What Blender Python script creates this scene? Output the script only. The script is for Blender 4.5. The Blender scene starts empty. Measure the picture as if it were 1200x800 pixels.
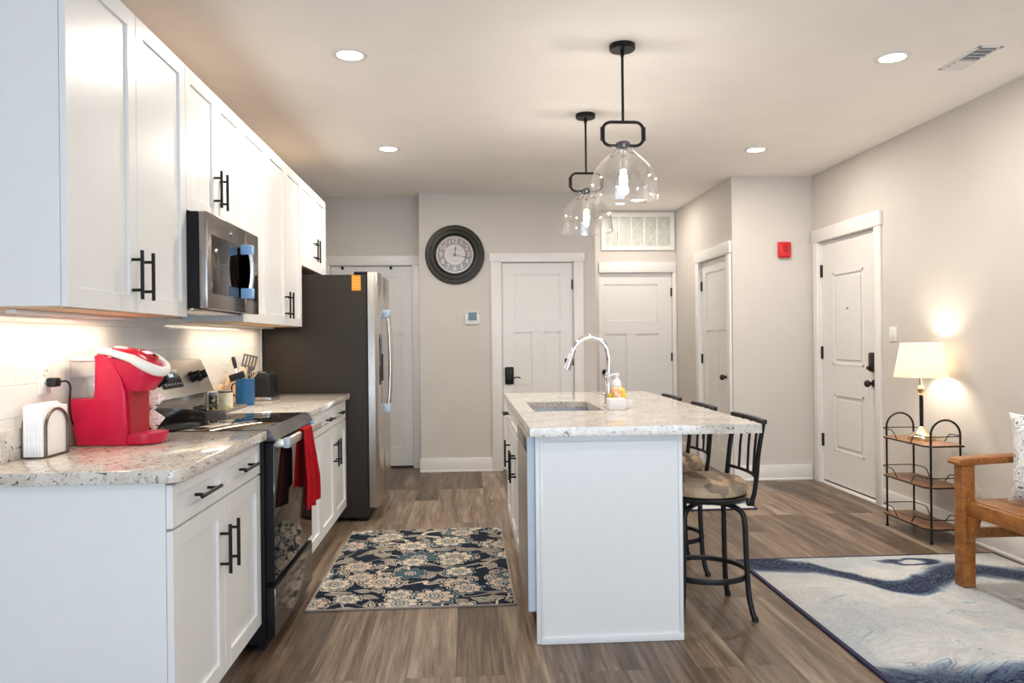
import bpy, bmesh, math, random
from mathutils import Vector, Matrix, Euler
random.seed(4)
S = bpy.context.scene
COL = S.collection
PI = math.pi

# ---------------------------------------------------------------- camera
cam_d = bpy.data.cameras.new('camera')
cam = bpy.data.objects.new('camera', cam_d)
COL.objects.link(cam)
S.camera = cam
cam_d.sensor_fit = 'HORIZONTAL'
cam_d.sensor_width = 36.0
cam_d.lens = 886.376 / 1200 * 36.0
cam_d.clip_start = 0.05
YAW, PITCH, ROLL, CAMH = 0.060956, -0.001208, 0.010114, 1.2742
cam.location = (0, 0, CAMH)
Rm = Matrix.Rotation(-YAW, 3, 'Z') @ Matrix.Rotation(PI / 2 + PITCH, 3, 'X') @ Matrix.Rotation(-ROLL, 3, 'Z')
cam.rotation_euler = Rm.to_euler()

# ---------------------------------------------------------------- view, world, lights
S.view_settings.view_transform = 'Standard'
S.view_settings.look = 'None'
S.view_settings.exposure = 0.13
S.view_settings.gamma = 1.0
S.view_settings.use_curve_mapping = False
S.cycles.use_denoising = True
S.cycles.max_bounces = 10
S.cycles.diffuse_bounces = 6
S.cycles.glossy_bounces = 5
S.cycles.transparent_max_bounces = 16
S.cycles.caustics_reflective = False
S.cycles.caustics_refractive = False
S.cycles.sample_clamp_indirect = 6.0
W = bpy.data.worlds.new('sky')
S.world = W
W.use_nodes = True
W.node_tree.nodes['Background'].inputs[0].default_value = (0.72, 0.86, 1.0, 1)
W.node_tree.nodes['Background'].inputs[1].default_value = 2.2

P_DAY = 60.0
P_CEIL_FILL = 80.0
P_CAN = 18.0
P_PEND = 17.0
P_UNDER = 2.7
P_LAMP = 14.0
C_WARM = (1.0, 0.915, 0.80)
C_STRIP = (1.0, 0.84, 0.64)
C_DAY = (0.42, 0.69, 1.0)


def light(name, kind, loc, energy, color, parent=None, size=0.1, size_y=None, rot=(0, 0, 0), shape=None, spread=None):
    d = bpy.data.lights.new(name, kind)
    d.energy = energy
    d.color = color
    if kind == 'AREA':
        d.shape = shape or ('RECTANGLE' if size_y else 'DISK')
        d.size = size
        if size_y:
            d.size_y = size_y
        if spread:
            d.spread = spread
    elif kind == 'POINT':
        d.shadow_soft_size = size
    o = bpy.data.objects.new(name, d)
    COL.objects.link(o)
    o.location = loc
    o.rotation_euler = rot
    if parent:
        o.parent = parent
    return o


# daylight entering by the glazed doors in the wall behind the camera
light('daylight_from_patio_doors', 'AREA', (0.9, -2.92, 1.2), P_DAY, C_DAY, size=3.8, size_y=2.1, rot=(PI / 2, 0, 0))
# fill lamp added low at the rear opening, aimed up to brighten the ceiling
light('ceiling_fill_lamp', 'AREA', (0.9, -2.90, 0.35), P_CEIL_FILL, (0.86, 0.94, 1.0), size=3.8, size_y=.6, rot=(PI / 2 + 1.05, 0, 0))

# ---------------------------------------------------------------- shared sizes
H = 2.724
XL, XR = -1.445, 3.118
YB = -3.0
YC = 7.402          # clock wall
YA = 7.69           # alcove wall
YH = 8.43           # hall end wall
YF = 6.627          # wall with the fire strobe
XC0, XC1 = -0.444, 1.283
XH = 2.383


# ---------------------------------------------------------------- node helpers
class NT:
    def __init__(s, name):
        s.mat = bpy.data.materials.new(name)
        s.mat.use_nodes = True
        s.t = s.mat.node_tree
        s.b = s.t.nodes['Principled BSDF']
        s.out = s.t.nodes['Material Output']
        s._tc = None

    def new(s, k):
        return s.t.nodes.new(k)

    def put(s, sock, v):
        if isinstance(v, bpy.types.NodeSocket):
            s.t.links.new(v, sock)
        elif isinstance(v, (tuple, list)):
            n = len(sock.default_value)
            v = tuple(v)
            if n == 4 and len(v) == 3:
                v = v + (1,)
            sock.default_value = v
        else:
            sock.default_value = v

    def co(s):
        if not s._tc:
            s._tc = s.new('ShaderNodeTexCoord')
        return s._tc.outputs['Object']

    def m(s, op, a, b=None, c=None):
        n = s.new('ShaderNodeMath')
        n.operation = op
        s.put(n.inputs[0], a)
        if b is not None:
            s.put(n.inputs[1], b)
        if c is not None:
            s.put(n.inputs[2], c)
        return n.outputs[0]

    def v(s, op, a, b=None):
        n = s.new('ShaderNodeVectorMath')
        n.operation = op
        s.put(n.inputs[0], a)
        if b is not None:
            if op == 'SCALE':
                s.put(n.inputs['Scale'], b)
            else:
                s.put(n.inputs[1], b)
        return n.outputs['Value'] if op in ('LENGTH', 'DOT_PRODUCT') else n.outputs[0]

    def xyz(s, a):
        n = s.new('ShaderNodeSeparateXYZ')
        s.put(n.inputs[0], a)
        return n.outputs

    def vec(s, x, y, z=0.0):
        n = s.new('ShaderNodeCombineXYZ')
        for i, q in enumerate((x, y, z)):
            s.put(n.inputs[i], q)
        return n.outputs[0]

    def noise(s, vec, scale, detail=3, rough=0.5, dist=0.0, out='Fac'):
        n = s.new('ShaderNodeTexNoise')
        s.put(n.inputs['Vector'], vec)
        n.inputs['Scale'].default_value = scale
        n.inputs['Detail'].default_value = detail
        n.inputs['Roughness'].default_value = rough
        n.inputs['Distortion'].default_value = dist
        return n.outputs[out]

    def voro(s, vec, scale, rnd=1.0, feature='F1', dim='2D'):
        n = s.new('ShaderNodeTexVoronoi')
        n.voronoi_dimensions = dim
        n.feature = feature
        s.put(n.inputs['Vector'], vec)
        n.inputs['Scale'].default_value = scale
        n.inputs['Randomness'].default_value = rnd
        return n

    def ramp(s, fac, stops, interp='LINEAR'):
        n = s.new('ShaderNodeValToRGB')
        s.put(n.inputs[0], fac)
        e = n.color_ramp.elements
        n.color_ramp.interpolation = interp
        while len(e) < len(stops):
            e.new(0.5)
        for i, (p, c) in enumerate(stops):
            e[i].position = p
            if not isinstance(c, (tuple, list)):
                c = (c, c, c)
            e[i].color = tuple(c) + (1,)
        return n.outputs[0]

    def mix(s, fac, a, b, mode='MIX'):
        n = s.new('ShaderNodeMix')
        n.data_type = 'RGBA'
        n.blend_type = mode
        s.put(n.inputs[0], fac)
        s.put(n.inputs[6], a)
        s.put(n.inputs[7], b)
        return n.outputs[2]

    def bump(s, h, strength=0.2, dist=0.01):
        n = s.new('ShaderNodeBump')
        s.put(n.inputs['Height'], h)
        n.inputs['Strength'].default_value = strength
        n.inputs['Distance'].default_value = dist
        s.t.links.new(n.outputs[0], s.b.inputs['Normal'])

    def set(s, **k):
        al = dict(color='Base Color', rough='Roughness', metal='Metallic', spec='Specular IOR Level', coat='Coat Weight',
                  sheen='Sheen Weight', emit='Emission Color', estr='Emission Strength', trans='Transmission Weight', ior='IOR', alpha='Alpha', aniso='Anisotropic')
        for q, v in k.items():
            s.put(s.b.inputs[al[q]], v)
        return s


MATS = {}


def plain(name, color, rough=0.5, metal=0.0, mottling=0.04, scale=18.0, bump=0.0, **k):
    """procedural: base colour with a faint uneven tone"""
    if name in MATS:
        return MATS[name]
    n = NT(name)
    f = n.noise(n.co(), scale, 3)
    lo = tuple(max(0, c * (1 - mottling)) for c in color)
    hi = tuple(min(1, c * (1 + mottling)) for c in color)
    n.set(color=n.ramp(f, [(0.3, lo), (0.7, hi)]), rough=rough, metal=metal, **k)
    if bump:
        n.bump(n.noise(n.co(), scale * 12, 2), bump, 0.002)
    MATS[name] = n.mat
    return n.mat


def brushed(name, color, rough, axis=2):
    n = NT(name)
    sc = [240, 240, 240]
    sc[axis] = 3
    f = n.noise(n.v('MULTIPLY', n.co(), tuple(sc)), 1.0, 2)
    n.set(color=n.ramp(f, [(0.25, tuple(c * .9 for c in color)), (0.75, color)]), metal=1.0,
          rough=n.m('MULTIPLY_ADD', f, 0.12, rough - 0.06))
    return n.mat


def glassy(name, tint=(1, 1, 1), base=0.05, edge=0.75, rough=0.02, gcol=(1, 1, 1)):
    """clear thin glass: see-through, with reflections rising to the grazing edge"""
    n = NT(name)
    n.t.nodes.remove(n.b)
    tr = n.new('ShaderNodeBsdfTransparent')
    n.put(tr.inputs[0], tint)
    gl = n.new('ShaderNodeBsdfGlossy')
    n.put(gl.inputs['Color'], gcol)
    gl.inputs['Roughness'].default_value = rough
    lw = n.new('ShaderNodeLayerWeight')
    lw.inputs['Blend'].default_value = 0.28
    f = n.m('MULTIPLY_ADD', n.m('POWER', lw.outputs['Facing'], 2.2), edge - base, base)
    mx = n.new('ShaderNodeMixShader')
    n.put(mx.inputs[0], f)
    n.t.links.new(tr.outputs[0], mx.inputs[1])
    n.t.links.new(gl.outputs[0], mx.inputs[2])
    n.t.links.new(mx.outputs[0], n.out.inputs[0])
    return n.mat


def glow(name, color, strength):
    n = NT(name)
    n.set(color=color, emit=color, estr=strength)
    return n.mat


# ---- plain materials
M_wall = plain('wall_paint', (0.60, 0.565, 0.53), 0.75, scale=3, mottling=0.02)
M_ceil = plain('ceiling_paint', (0.90, 0.875, 0.85), 0.8, scale=3, mottling=0.02)
M_trim = plain('trim_paint', (0.76, 0.745, 0.73), 0.35, mottling=0.01)
M_door = plain('door_paint', (0.74, 0.725, 0.71), 0.38, mottling=0.01)
M_cab = plain('cabinet_paint', (0.76, 0.76, 0.76), 0.32, mottling=0.01)
M_black = plain('black_metal', (0.007, 0.0065, 0.0065), 0.4, mottling=0.1, spec=0.25)
M_bronze = plain('oil_rubbed_bronze', (0.028, 0.022, 0.018), 0.35, metal=0.5, mottling=0.1)
M_stool = plain('stool_metal', (0.011, 0.0105, 0.012), 0.42, mottling=0.1, spec=0.3)
M_ply = plain('plywood', (0.66, 0.46, 0.28), 0.6, mottling=0.12, scale=9)
M_fside = plain('fridge_side', (0.030, 0.023, 0.018), 0.5, spec=0.22, mottling=0.06, bump=0.15, scale=60)
M_gasket = plain('dark_rubber', (0.006, 0.006, 0.007), 0.6, spec=0.2)
M_steel = brushed('stainless_steel', (0.60, 0.57, 0.54), 0.26, 2)
M_steelh = brushed('stainless_steel_level', (0.64, 0.60, 0.55), 0.36, 1)
M_slated2 = plain('black_stainless_front', (0.20, 0.17, 0.15), 0.16, metal=0.85)
M_slated = plain('black_stainless', (0.040, 0.034, 0.031), 0.32, spec=0.5)
M_slate = brushed('dark_stainless', (0.30, 0.275, 0.26), 0.22, 1)
M_dglass = plain('display_glass', (0.008, 0.008, 0.009), 0.35, mottling=0.0, spec=0.2)
M_bglass = plain('black_glass', (0.008, 0.008, 0.008), 0.04, mottling=0.0, spec=0.6)
M_oglass = plain('oven_glass', (0.012, 0.009, 0.008), 0.06, mottling=0.0, spec=0.8)
M_blackp = plain('black_plastic', (0.009, 0.009, 0.010), 0.4, spec=0.35)
M_chrome = plain('chrome', (0.82, 0.82, 0.84), 0.08, metal=1.0, mottling=0.0)
M_film = plain('blue_film', (0.28, 0.50, 0.80), 0.25)
M_red = plain('red_plastic', (0.50, 0.002, 0.040), 0.3, mottling=0.02)
M_redd = plain('red_textured', (0.34, 0.004, 0.014), 0.5, mottling=0.05, scale=60)
M_whitep = plain('white_plastic', (0.80, 0.79, 0.77), 0.35, mottling=0.01)
M_paper = plain('napkin_paper', (0.90, 0.90, 0.90), 0.85, mottling=0.03, scale=40, bump=0.2)
M_orange = plain('orange_paper', (0.95, 0.33, 0.02), 0.6)
M_alarm = plain('alarm_red', (0.62, 0.015, 0.02), 0.4)
M_brass = plain('pale_brass', (0.78, 0.66, 0.46), 0.25, metal=1.0)
M_lampw = plain('lamp_neck_glass', (0.85, 0.80, 0.70), 0.3)
M_blue = plain('blue_enamel', (0.006, 0.095, 0.25), 0.35, mottling=0.12, scale=40)
M_grey = plain('grey_nylon', (0.10, 0.095, 0.09), 0.45)
M_wood = plain('pale_beech', (0.62, 0.42, 0.26), 0.55, mottling=0.15, scale=12)
M_woods = plain('spoon_wood', (0.70, 0.55, 0.38), 0.6, mottling=0.1)
M_pane = plain('frosted_pane', (0.52, 0.54, 0.49), 0.35, mottling=0.08)
M_dark = plain('shadow_gap', (0.02, 0.018, 0.016), 0.8)
M_lens = glow('light_lens', (1.0, 0.95, 0.86), 9.0)
M_bulb = glow('bulb_glow', (1.0, 0.86, 0.66), 40.0)
M_glass = glassy('clear_glass', tint=(.985, .985, .985), base=0.10, edge=0.95)
M_tank = glassy('tank_plastic', tint=(0.97, 0.96, 0.97), base=0.09, edge=0.7, rough=0.05)
M_lcd = glow('lcd_screen', (0.11, 0.18, 0.23), 0.25)
M_digit = glow('display_digit', (0.6, 0.85, 1.0), 1.2)


# ---- textured materials
def mk_floor():
    n = NT('vinyl_plank')
    x, y, z = n.xyz(n.co())
    br = n.new('ShaderNodeTexBrick')
    n.put(br.inputs['Vector'], n.vec(n.m('ADD', y, 20.3), n.m('ADD', x, 20.06)))
    br.offset = 0.37
    br.offset_frequency = 3
    for k, v in (('Scale', 1.0), ('Mortar Size', 0.0012), ('Mortar Smooth', 0.1), ('Bias', 0.0), ('Brick Width', 1.22), ('Row Height', 0.187)):
        br.inputs[k].default_value = v
    n.put(br.inputs['Color1'], (0, 0, 0))
    n.put(br.inputs['Color2'], (1, 1, 1))
    n.put(br.inputs['Mortar'], (0.4, 0.4, 0.4))
    rnd = br.outputs['Color']
    shift = n.v('SCALE', rnd, 37.0)
    g = n.v('ADD', n.v('MULTIPLY', n.co(), (15.0, 1.1, 1.0)), shift)
    n1 = n.noise(g, 0.55, 5, 0.62, 1.6)
    g2 = n.v('ADD', n.v('MULTIPLY', n.co(), (85.0, 3.0, 1.0)), shift)
    n2 = n.noise(g2, 1.0, 3, 0.6)
    f = n.m('ADD', n.m('MULTIPLY', n1, 0.62), n.m('MULTIPLY', n2, 0.38))
    f = n.m('ADD', f, n.m('MULTIPLY_ADD', n.xyz(rnd)[0], 0.17, -0.085))
    c = n.ramp(f, [(0.33, (0.058, 0.036, 0.022)), (0.45, (0.125, 0.083, 0.055)), (0.56, (0.225, 0.161, 0.113)), (0.70, (0.37, 0.288, 0.217))])
    c = n.mix(br.outputs['Fac'], c, (0.09, 0.065, 0.05))
    n.set(color=c, rough=n.m('MULTIPLY_ADD', n2, 0.12, 0.34), spec=0.4)
    n.bump(n.m('SUBTRACT', n2, n.m('MULTIPLY', br.outputs['Fac'], 3.0)), 0.12, 0.002)
    return n.mat


def mk_granite():
    n = NT('speckled_granite')
    c0 = n.noise(n.co(), 9, 4, 0.6)
    base = n.ramp(c0, [(0.3, (0.52, 0.46, 0.39)), (0.5, (0.64, 0.59, 0.53)), (0.7, (0.72, 0.69, 0.64))])
    s1 = n.noise(n.co(), 60, 4, 0.7, 0.4)
    base = n.mix(n.ramp(s1, [(0.54, 0), (0.64, 0.75)]), base, (0.40, 0.36, 0.32))
    s2 = n.noise(n.v('ADD', n.co(), (3.1, 7.7, 1.9)), 58, 3, 0.65, 0.9)
    base = n.mix(n.ramp(s2, [(0.595, 0), (0.635, 0.95)]), base, (0.055, 0.050, 0.055))
    s3 = n.noise(n.v('ADD', n.co(), (9.1, 2.7, 4.4)), 45, 2, 0.5)
    base = n.mix(n.ramp(s3, [(0.60, 0), (0.70, 0.5)]), base, (0.78, 0.76, 0.73))
    n.set(color=base, rough=0.08, spec=0.5)
    return n.mat


def mk_tile():
    n = NT('glazed_tile')
    x, y, z = n.xyz(n.co())
    br = n.new('ShaderNodeTexBrick')
    n.put(br.inputs['Vector'], n.vec(n.m('ADD', y, 10.0), n.m('ADD', z, 0.986)))
    br.offset = 0.5
    for k, v in (('Scale', 1.0), ('Mortar Size', 0.0022), ('Mortar Smooth', 0.6), ('Bias', 0.0), ('Brick Width', 0.305), ('Row Height', 0.1015)):
        br.inputs[k].default_value = v
    n.put(br.inputs['Color1'], (0.80, 0.78, 0.75))
    n.put(br.inputs['Color2'], (0.83, 0.81, 0.79))
    n.put(br.inputs['Mortar'], (0.70, 0.68, 0.65))
    n.set(color=br.outputs['Color'], rough=0.14, spec=0.5)
    w = n.noise(n.co(), 7, 2)
    n.bump(n.m('ADD', n.m('MULTIPLY', n.m('SUBTRACT', 1.0, br.outputs['Fac']), 0.5), n.m('MULTIPLY', w, 0.5)), 0.5, 0.006)
    return n.mat


def flower_field(n, p, scale, lo, amp, petals, rnd, seed):
    """per-cell flower: returns (q, random) where q < 1 lies inside the petals"""
    ps = n.v('ADD', p, (seed, seed * 1.7, 0.0))
    vo = n.voro(ps, scale, rnd)
    d = n.v('SUBTRACT', ps, vo.outputs['Position'])
    dx, dy, _ = n.xyz(d)
    rc = n.xyz(vo.outputs['Color'])
    ang = n.m('ARCTAN2', dy, dx)
    r = n.m('MULTIPLY', n.m('SQRT', n.m('ADD', n.m('MULTIPLY', dx, dx), n.m('MULTIPLY', dy, dy))), scale)
    pet = n.m('ABSOLUTE', n.m('COSINE', n.m('MULTIPLY_ADD', ang, petals / 2.0, n.m('MULTIPLY', rc[0], 6.0))))
    pet = n.m('POWER', pet, 0.6)
    lim = n.m('MULTIPLY', n.m('MULTIPLY_ADD', pet, amp, lo), n.m('MULTIPLY_ADD', rc[1], 0.35, 0.80))
    return n.m('DIVIDE', r, lim), rc, pet


def leaf_field(n, p, scale, seed, asp, size):
    ps = n.v('ADD', p, (seed, seed * 0.6, 0.0))
    vo = n.voro(ps, scale, 0.9)
    d = n.v('SUBTRACT', ps, vo.outputs['Position'])
    dx, dy, _ = n.xyz(d)
    rc = n.xyz(vo.outputs['Color'])
    a = n.m('MULTIPLY', rc[0], 6.28)
    ca, sa = n.m('COSINE', a), n.m('SINE', a)
    u = n.m('ABSOLUTE', n.m('MULTIPLY', n.m('ADD', n.m('MULTIPLY', dx, ca), n.m('MULTIPLY', dy, sa)), scale / size))
    v = n.m('ABSOLUTE', n.m('MULTIPLY', n.m('SUBTRACT', n.m('MULTIPLY', dy, ca), n.m('MULTIPLY', dx, sa)), scale / size * asp))
    return n.m('ADD', n.m('POWER', u, 1.5), v), v


def mk_floral():
    n = NT('floral_rug_pile')
    p0 = n.v('MULTIPLY', n.co(), (1.0, 1.0, 0.0))
    wob = n.noise(p0, 9, 2, out='Color')
    p = n.v('ADD', p0, n.v('SCALE', n.v('SUBTRACT', wob, (0.5, 0.5, 0.5)), 0.035))
    navy, cream, peach, teal, taupe = (0.020, 0.030, 0.052), (0.62, 0.53, 0.42), (0.60, 0.44, 0.32), (0.075, 0.15, 0.175), (0.27, 0.235, 0.20)
    cream, peach, teal, taupe = (0.66, 0.58, 0.47), (0.62, 0.49, 0.38), (0.06, 0.115, 0.135), (0.25, 0.215, 0.18)
    col = n.mix(n.ramp(n.noise(p0, 60, 2), [(0.4, 0), (0.65, 0.5)]), (0.013, 0.019, 0.033), (0.028, 0.042, 0.062))
    for k, (s, w) in enumerate(((3.0, 0.011), (3.8, 0.010))):
        v = n.m('ABSOLUTE', n.m('SUBTRACT', n.noise(n.v('ADD', p0, (4.0 * k, 9.0 * k, 0)), s, 1, 0.4, 0.8), 0.5))
        col = n.mix(n.m('LESS_THAN', v, w), col, cream if k == 0 else taupe)
    for seed, sc in ((3.3, 6.0), (8.1, 7.0)):
        q, mid = leaf_field(n, p, sc, seed, 2.0, 0.40)
        col = n.mix(n.m('LESS_THAN', q, 1.08), col, navy)
        col = n.mix(n.m('LESS_THAN', q, 1.0), col, cream)
        col = n.mix(n.m('LESS_THAN', q, 0.84), col, navy)
        col = n.mix(n.m('LESS_THAN', q, 0.66), col, (0.46, 0.40, 0.32))
        col = n.mix(n.m('LESS_THAN', n.m('ADD', mid, n.m('MULTIPLY', q, 0.35)), 0.2), col, navy)
    for seed, sc, pn, a, keep in ((1.2, 3.1, 9.0, 0.17, 0.0), (6.4, 3.7, 8.0, 0.14, 0.45)):
        q, rc, pet = flower_field(n, p, sc, 0.20, a, pn, 0.7, seed)
        q = n.m('ADD', q, n.m('MULTIPLY', n.m('LESS_THAN', rc[0], keep), 9.0))
        fill = n.mix(n.m('GREATER_THAN', rc[2], 0.5), cream, peach)
        alt = n.mix(n.m('GREATER_THAN', rc[2], 0.82), fill, teal)
        edge = n.mix(n.m('GREATER_THAN', rc[1], 0.6), cream, (0.24, 0.33, 0.34))
        col = n.mix(n.m('LESS_THAN', q, 1.10), col, navy)
        col = n.mix(n.m('LESS_THAN', q, 1.0), col, edge)
        col = n.mix(n.m('LESS_THAN', q, 0.91), col, navy)
        col = n.mix(n.m('LESS_THAN', q, 0.80), col, alt)
        col = n.mix(n.m('MULTIPLY', n.m('LESS_THAN', q, 0.80), n.m('LESS_THAN', pet, 0.36)), col, taupe)
        col = n.mix(n.m('LESS_THAN', q, 0.46), col, navy)
        col = n.mix(n.m('LESS_THAN', q, 0.39), col, cream)
        col = n.mix(n.m('LESS_THAN', q, 0.30), col, teal)
        col = n.mix(n.m('LESS_THAN', q, 0.17), col, cream)
        col = n.mix(n.m('LESS_THAN', q, 0.08), col, navy)
    n.set(color=col, rough=0.95, spec=0.1)
    n.bump(n.noise(n.co(), 400, 1), 0.4, 0.003)
    return n.mat


def mk_swirl():
    """rug local frame: x 0..1.52 from the left long edge, y 0 (far edge) down to -2.4"""
    n = NT('swirl_rug_pile')
    p = n.v('MULTIPLY', n.co(), (1.0, 1.0, 0.0))
    x, y, _ = n.xyz(p)
    w = n.v('SUBTRACT', n.noise(p, 1.5, 2, 0.5, 0.0, 'Color'), (0.5, 0.5, 0.5))
    q = n.v('ADD', p, n.v('SCALE', w, 0.9))
    w2 = n.v('SUBTRACT', n.noise(q, 2.4, 2, 0.5, 0.0, 'Color'), (0.5, 0.5, 0.5))
    q2 = n.v('ADD', q, n.v('SCALE', w2, 0.6))
    st = n.noise(n.v('MULTIPLY', q2, (1.3, 4.6, 1.0)), 1.5, 6, 0.62)
    streak = n.noise(n.v('MULTIPLY', n.v('ADD', q2, (5.0, 2.0, 0.0)), (2.5, 24.0, 1.0)), 1.4, 4, 0.65)
    fine = n.noise(n.v('MULTIPLY', n.v('ADD', p, n.v('SCALE', w, 0.6)), (45.0, 120.0, 1.0)), 1.0, 3, 0.75)
    wx, wy, _ = n.xyz(n.v('SCALE', w2, 0.22))
    xx, yy = n.m('ADD', x, wx), n.m('ADD', y, wy)
    # a navy arm: from the far left corner along the far edge, dipping to mid rug and back up to the right
    fc = n.new('ShaderNodeFloatCurve')
    cv = fc.mapping.curves[0]
    pts = [(0.0, 0.97), (0.13, 0.93), (0.25, 0.88), (0.34, 0.78), (0.44, 0.655), (0.55, 0.69), (0.72, 0.80), (0.81, 0.81), (0.93, 0.73), (1.0, 0.70)]
    cv.points[0].location = pts[0]
    cv.points[1].location = pts[-1]
    for q_ in pts[1:-1]:
        cv.points.new(*q_)
    fc.mapping.update()
    n.put(fc.inputs['Value'], n.m('DIVIDE', xx, 1.5))
    yc = n.m('MULTIPLY_ADD', fc.outputs[0], 1.6, -1.6)
    wid = n.m('MAXIMUM', n.m('MULTIPLY_ADD', n.m('ABSOLUTE', n.m('SUBTRACT', xx, 0.6)), 0.12, 0.13), 0.12)
    arm = n.m('MAXIMUM', n.m('SUBTRACT', 1.0, n.m('DIVIDE', n.m('ABSOLUTE', n.m('SUBTRACT', yy, yc)), wid)), 0.0)
    ex, ey = n.m('DIVIDE', n.m('SUBTRACT', xx, 0.97), 0.20), n.m('DIVIDE', n.m('ADD', yy, 0.13), 0.075)
    eye = n.m('SQRT', n.m('ADD', n.m('MULTIPLY', ex, ex), n.m('MULTIPLY', ey, ey)))
    eye = n.m('MAXIMUM', n.m('SUBTRACT', 1.0, n.m('MULTIPLY', n.m('ABSOLUTE', n.m('SUBTRACT', eye, 0.7)), 2.6)), 0.0)
    near = n.m('MAXIMUM', n.m('SUBTRACT', 1.0, n.m('DIVIDE', n.m('ABSOLUTE', n.m('ADD', n.m('ADD', yy, n.m('MULTIPLY', xx, 0.05)), 1.66)), 0.30)), 0.0)
    dark = n.m('MAXIMUM', n.m('MAXIMUM', arm, near), n.m('MULTIPLY', eye, 0.8))
    f = n.m('ADD', n.m('MULTIPLY', st, 0.55), n.m('MULTIPLY', streak, 0.45))
    f = n.m('MULTIPLY_ADD', n.m('SUBTRACT', f, 0.5), 1.25, 0.53)
    wash = n.noise(n.v('ADD', q, (7.0, 3.0, 0.0)), 2.2, 3, 0.55)
    f = n.m('SUBTRACT', f, n.m('MULTIPLY', dark, 0.48))
    f = n.m('ADD', n.m('ADD', f, 0.02), n.m('MULTIPLY_ADD', fine, 0.36, -0.18))
    c = n.ramp(f, [(0.16, (0.010, 0.011, 0.038)), (0.27, (0.026, 0.034, 0.085)), (0.34, (0.13, 0.19, 0.28)), (0.41, (0.33, 0.41, 0.47)), (0.47, (0.54, 0.56, 0.58)),
                   (0.53, (0.61, 0.605, 0.60)), (0.59, (0.47, 0.465, 0.455)), (0.66, (0.63, 0.63, 0.63)), (0.76, (0.34, 0.42, 0.49)), (0.86, (0.58, 0.59, 0.60))])
    c = n.mix(n.ramp(wash, [(0.40, 0.0), (0.62, 0.65)]), c, n.mix(n.ramp(fine, [(0.38, 0), (0.62, 1)]), (0.24, 0.31, 0.38), (0.50, 0.51, 0.52)))
    d2 = n.m('ADD', n.m('ADD', dark, n.m('MULTIPLY', n.m('SUBTRACT', streak, 0.5), 1.3)), n.m('MULTIPLY', n.m('SUBTRACT', fine, 0.5), 1.0))
    c = n.mix(n.ramp(d2, [(0.22, 0.0), (0.36, 0.50), (0.62, 0.95)]), c, n.mix(n.ramp(fine, [(0.47, 0), (0.60, 1)]), (0.010, 0.011, 0.036), (0.085, 0.12, 0.19)))
    n.set(color=c, rough=0.95, spec=0.1)
    n.bump(n.noise(n.co(), 350, 1), 0.4, 0.004)
    return n.mat


def mk_paisley():
    n = NT('paisley_cloth')
    x, y, z = n.xyz(n.co())
    p = n.vec(y, z, 0.0)
    p = n.v('ADD', p, n.v('SCALE', n.v('SUBTRACT', n.noise(p, 14, 2, out='Color'), (0.5, 0.5, 0.5)), 0.05))
    col = (0.80, 0.79, 0.77)
    ink, pale = (0.16, 0.19, 0.25), (0.50, 0.53, 0.57)
    vv = n.m('ABSOLUTE', n.m('SUBTRACT', n.noise(p, 16, 1, 0.5, 1.2), 0.5))
    col = n.mix(n.m('LESS_THAN', vv, 0.018), col, pale)
    for seed, sc in ((2.0, 9.0), (5.5, 13.0)):
        q, rc, pet = flower_field(n, p, sc, 0.24, 0.10, 9.0, 0.9, seed)
        col = n.mix(n.m('LESS_THAN', q, 1.0), col, ink)
        col = n.mix(n.m('LESS_THAN', q, 0.88), col, (0.80, 0.79, 0.77))
        col = n.mix(n.m('LESS_THAN', q, 0.66), col, pale)
        col = n.mix(n.m('LESS_THAN', q, 0.52), col, (0.80, 0.79, 0.77))
        col = n.mix(n.m('LESS_THAN', q, 0.26), col, ink)
    n.set(color=col, rough=0.9, spec=0.15)
    return n.mat


def mk_teak():
    n = NT('oiled_teak')
    g = n.noise(n.v('MULTIPLY', n.co(), (22.0, 22.0, 22.0)), 0.5, 5, 0.6, 2.0)
    g2 = n.noise(n.v('MULTIPLY', n.co(), (60, 8, 60)), 1.0, 3)
    f = n.m('ADD', n.m('MULTIPLY', g, 0.5), n.m('MULTIPLY', g2, 0.5))
    n.set(color=n.ramp(f, [(0.3, (0.16, 0.048, 0.009)), (0.5, (0.30, 0.105, 0.020)), (0.7, (0.42, 0.175, 0.045))]), rough=0.38)
    return n.mat


def mk_shelfwood():
    n = NT('walnut_board')
    g = n.noise(n.v('MULTIPLY', n.co(), (40, 5, 40)), 1.0, 4, 0.6, 0.5)
    n.set(color=n.ramp(g, [(0.3, (0.16, 0.075, 0.035)), (0.7, (0.32, 0.165, 0.085))]), rough=0.4)
    return n.mat


def mk_suede():
    n = NT('patchwork_suede')
    vo = n.voro(n.v('ADD', n.co(), n.v('SCALE', n.noise(n.co(), 9, 2, out='Color'), 0.16)), 9.0, 1.0, dim='3D')
    r = n.xyz(vo.outputs['Color'])[0]
    c = n.ramp(r, [(0.0, (0.22, 0.145, 0.09)), (0.30, (0.46, 0.30, 0.18)), (0.55, (0.56, 0.41, 0.27)), (0.8, (0.25, 0.19, 0.14))])
    c = n.mix(n.ramp(n.noise(n.co(), 14, 4, 0.6), [(0.4, 0), (0.7, 0.5)]), c, (0.27, 0.19, 0.13))
    n.set(color=c, rough=0.7, spec=0.25)
    n.bump(n.noise(n.co(), 30, 3), 0.2, 0.01)
    return n.mat


def mk_towel():
    n = NT('red_waffle_cloth')
    x, y, z = n.xyz(n.co())
    gx = n.m('SINE', n.m('MULTIPLY', y, 900.0))
    gz = n.m('SINE', n.m('MULTIPLY', z, 900.0))
    n.set(color=n.ramp(n.noise(n.co(), 50, 2), [(0.3, (0.33, 0.004, 0.010)), (0.7, (0.44, 0.008, 0.014))]), rough=0.9, spec=0.1)
    n.bump(n.m('MULTIPLY', gx, gz), 0.5, 0.003)
    return n.mat


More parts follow.
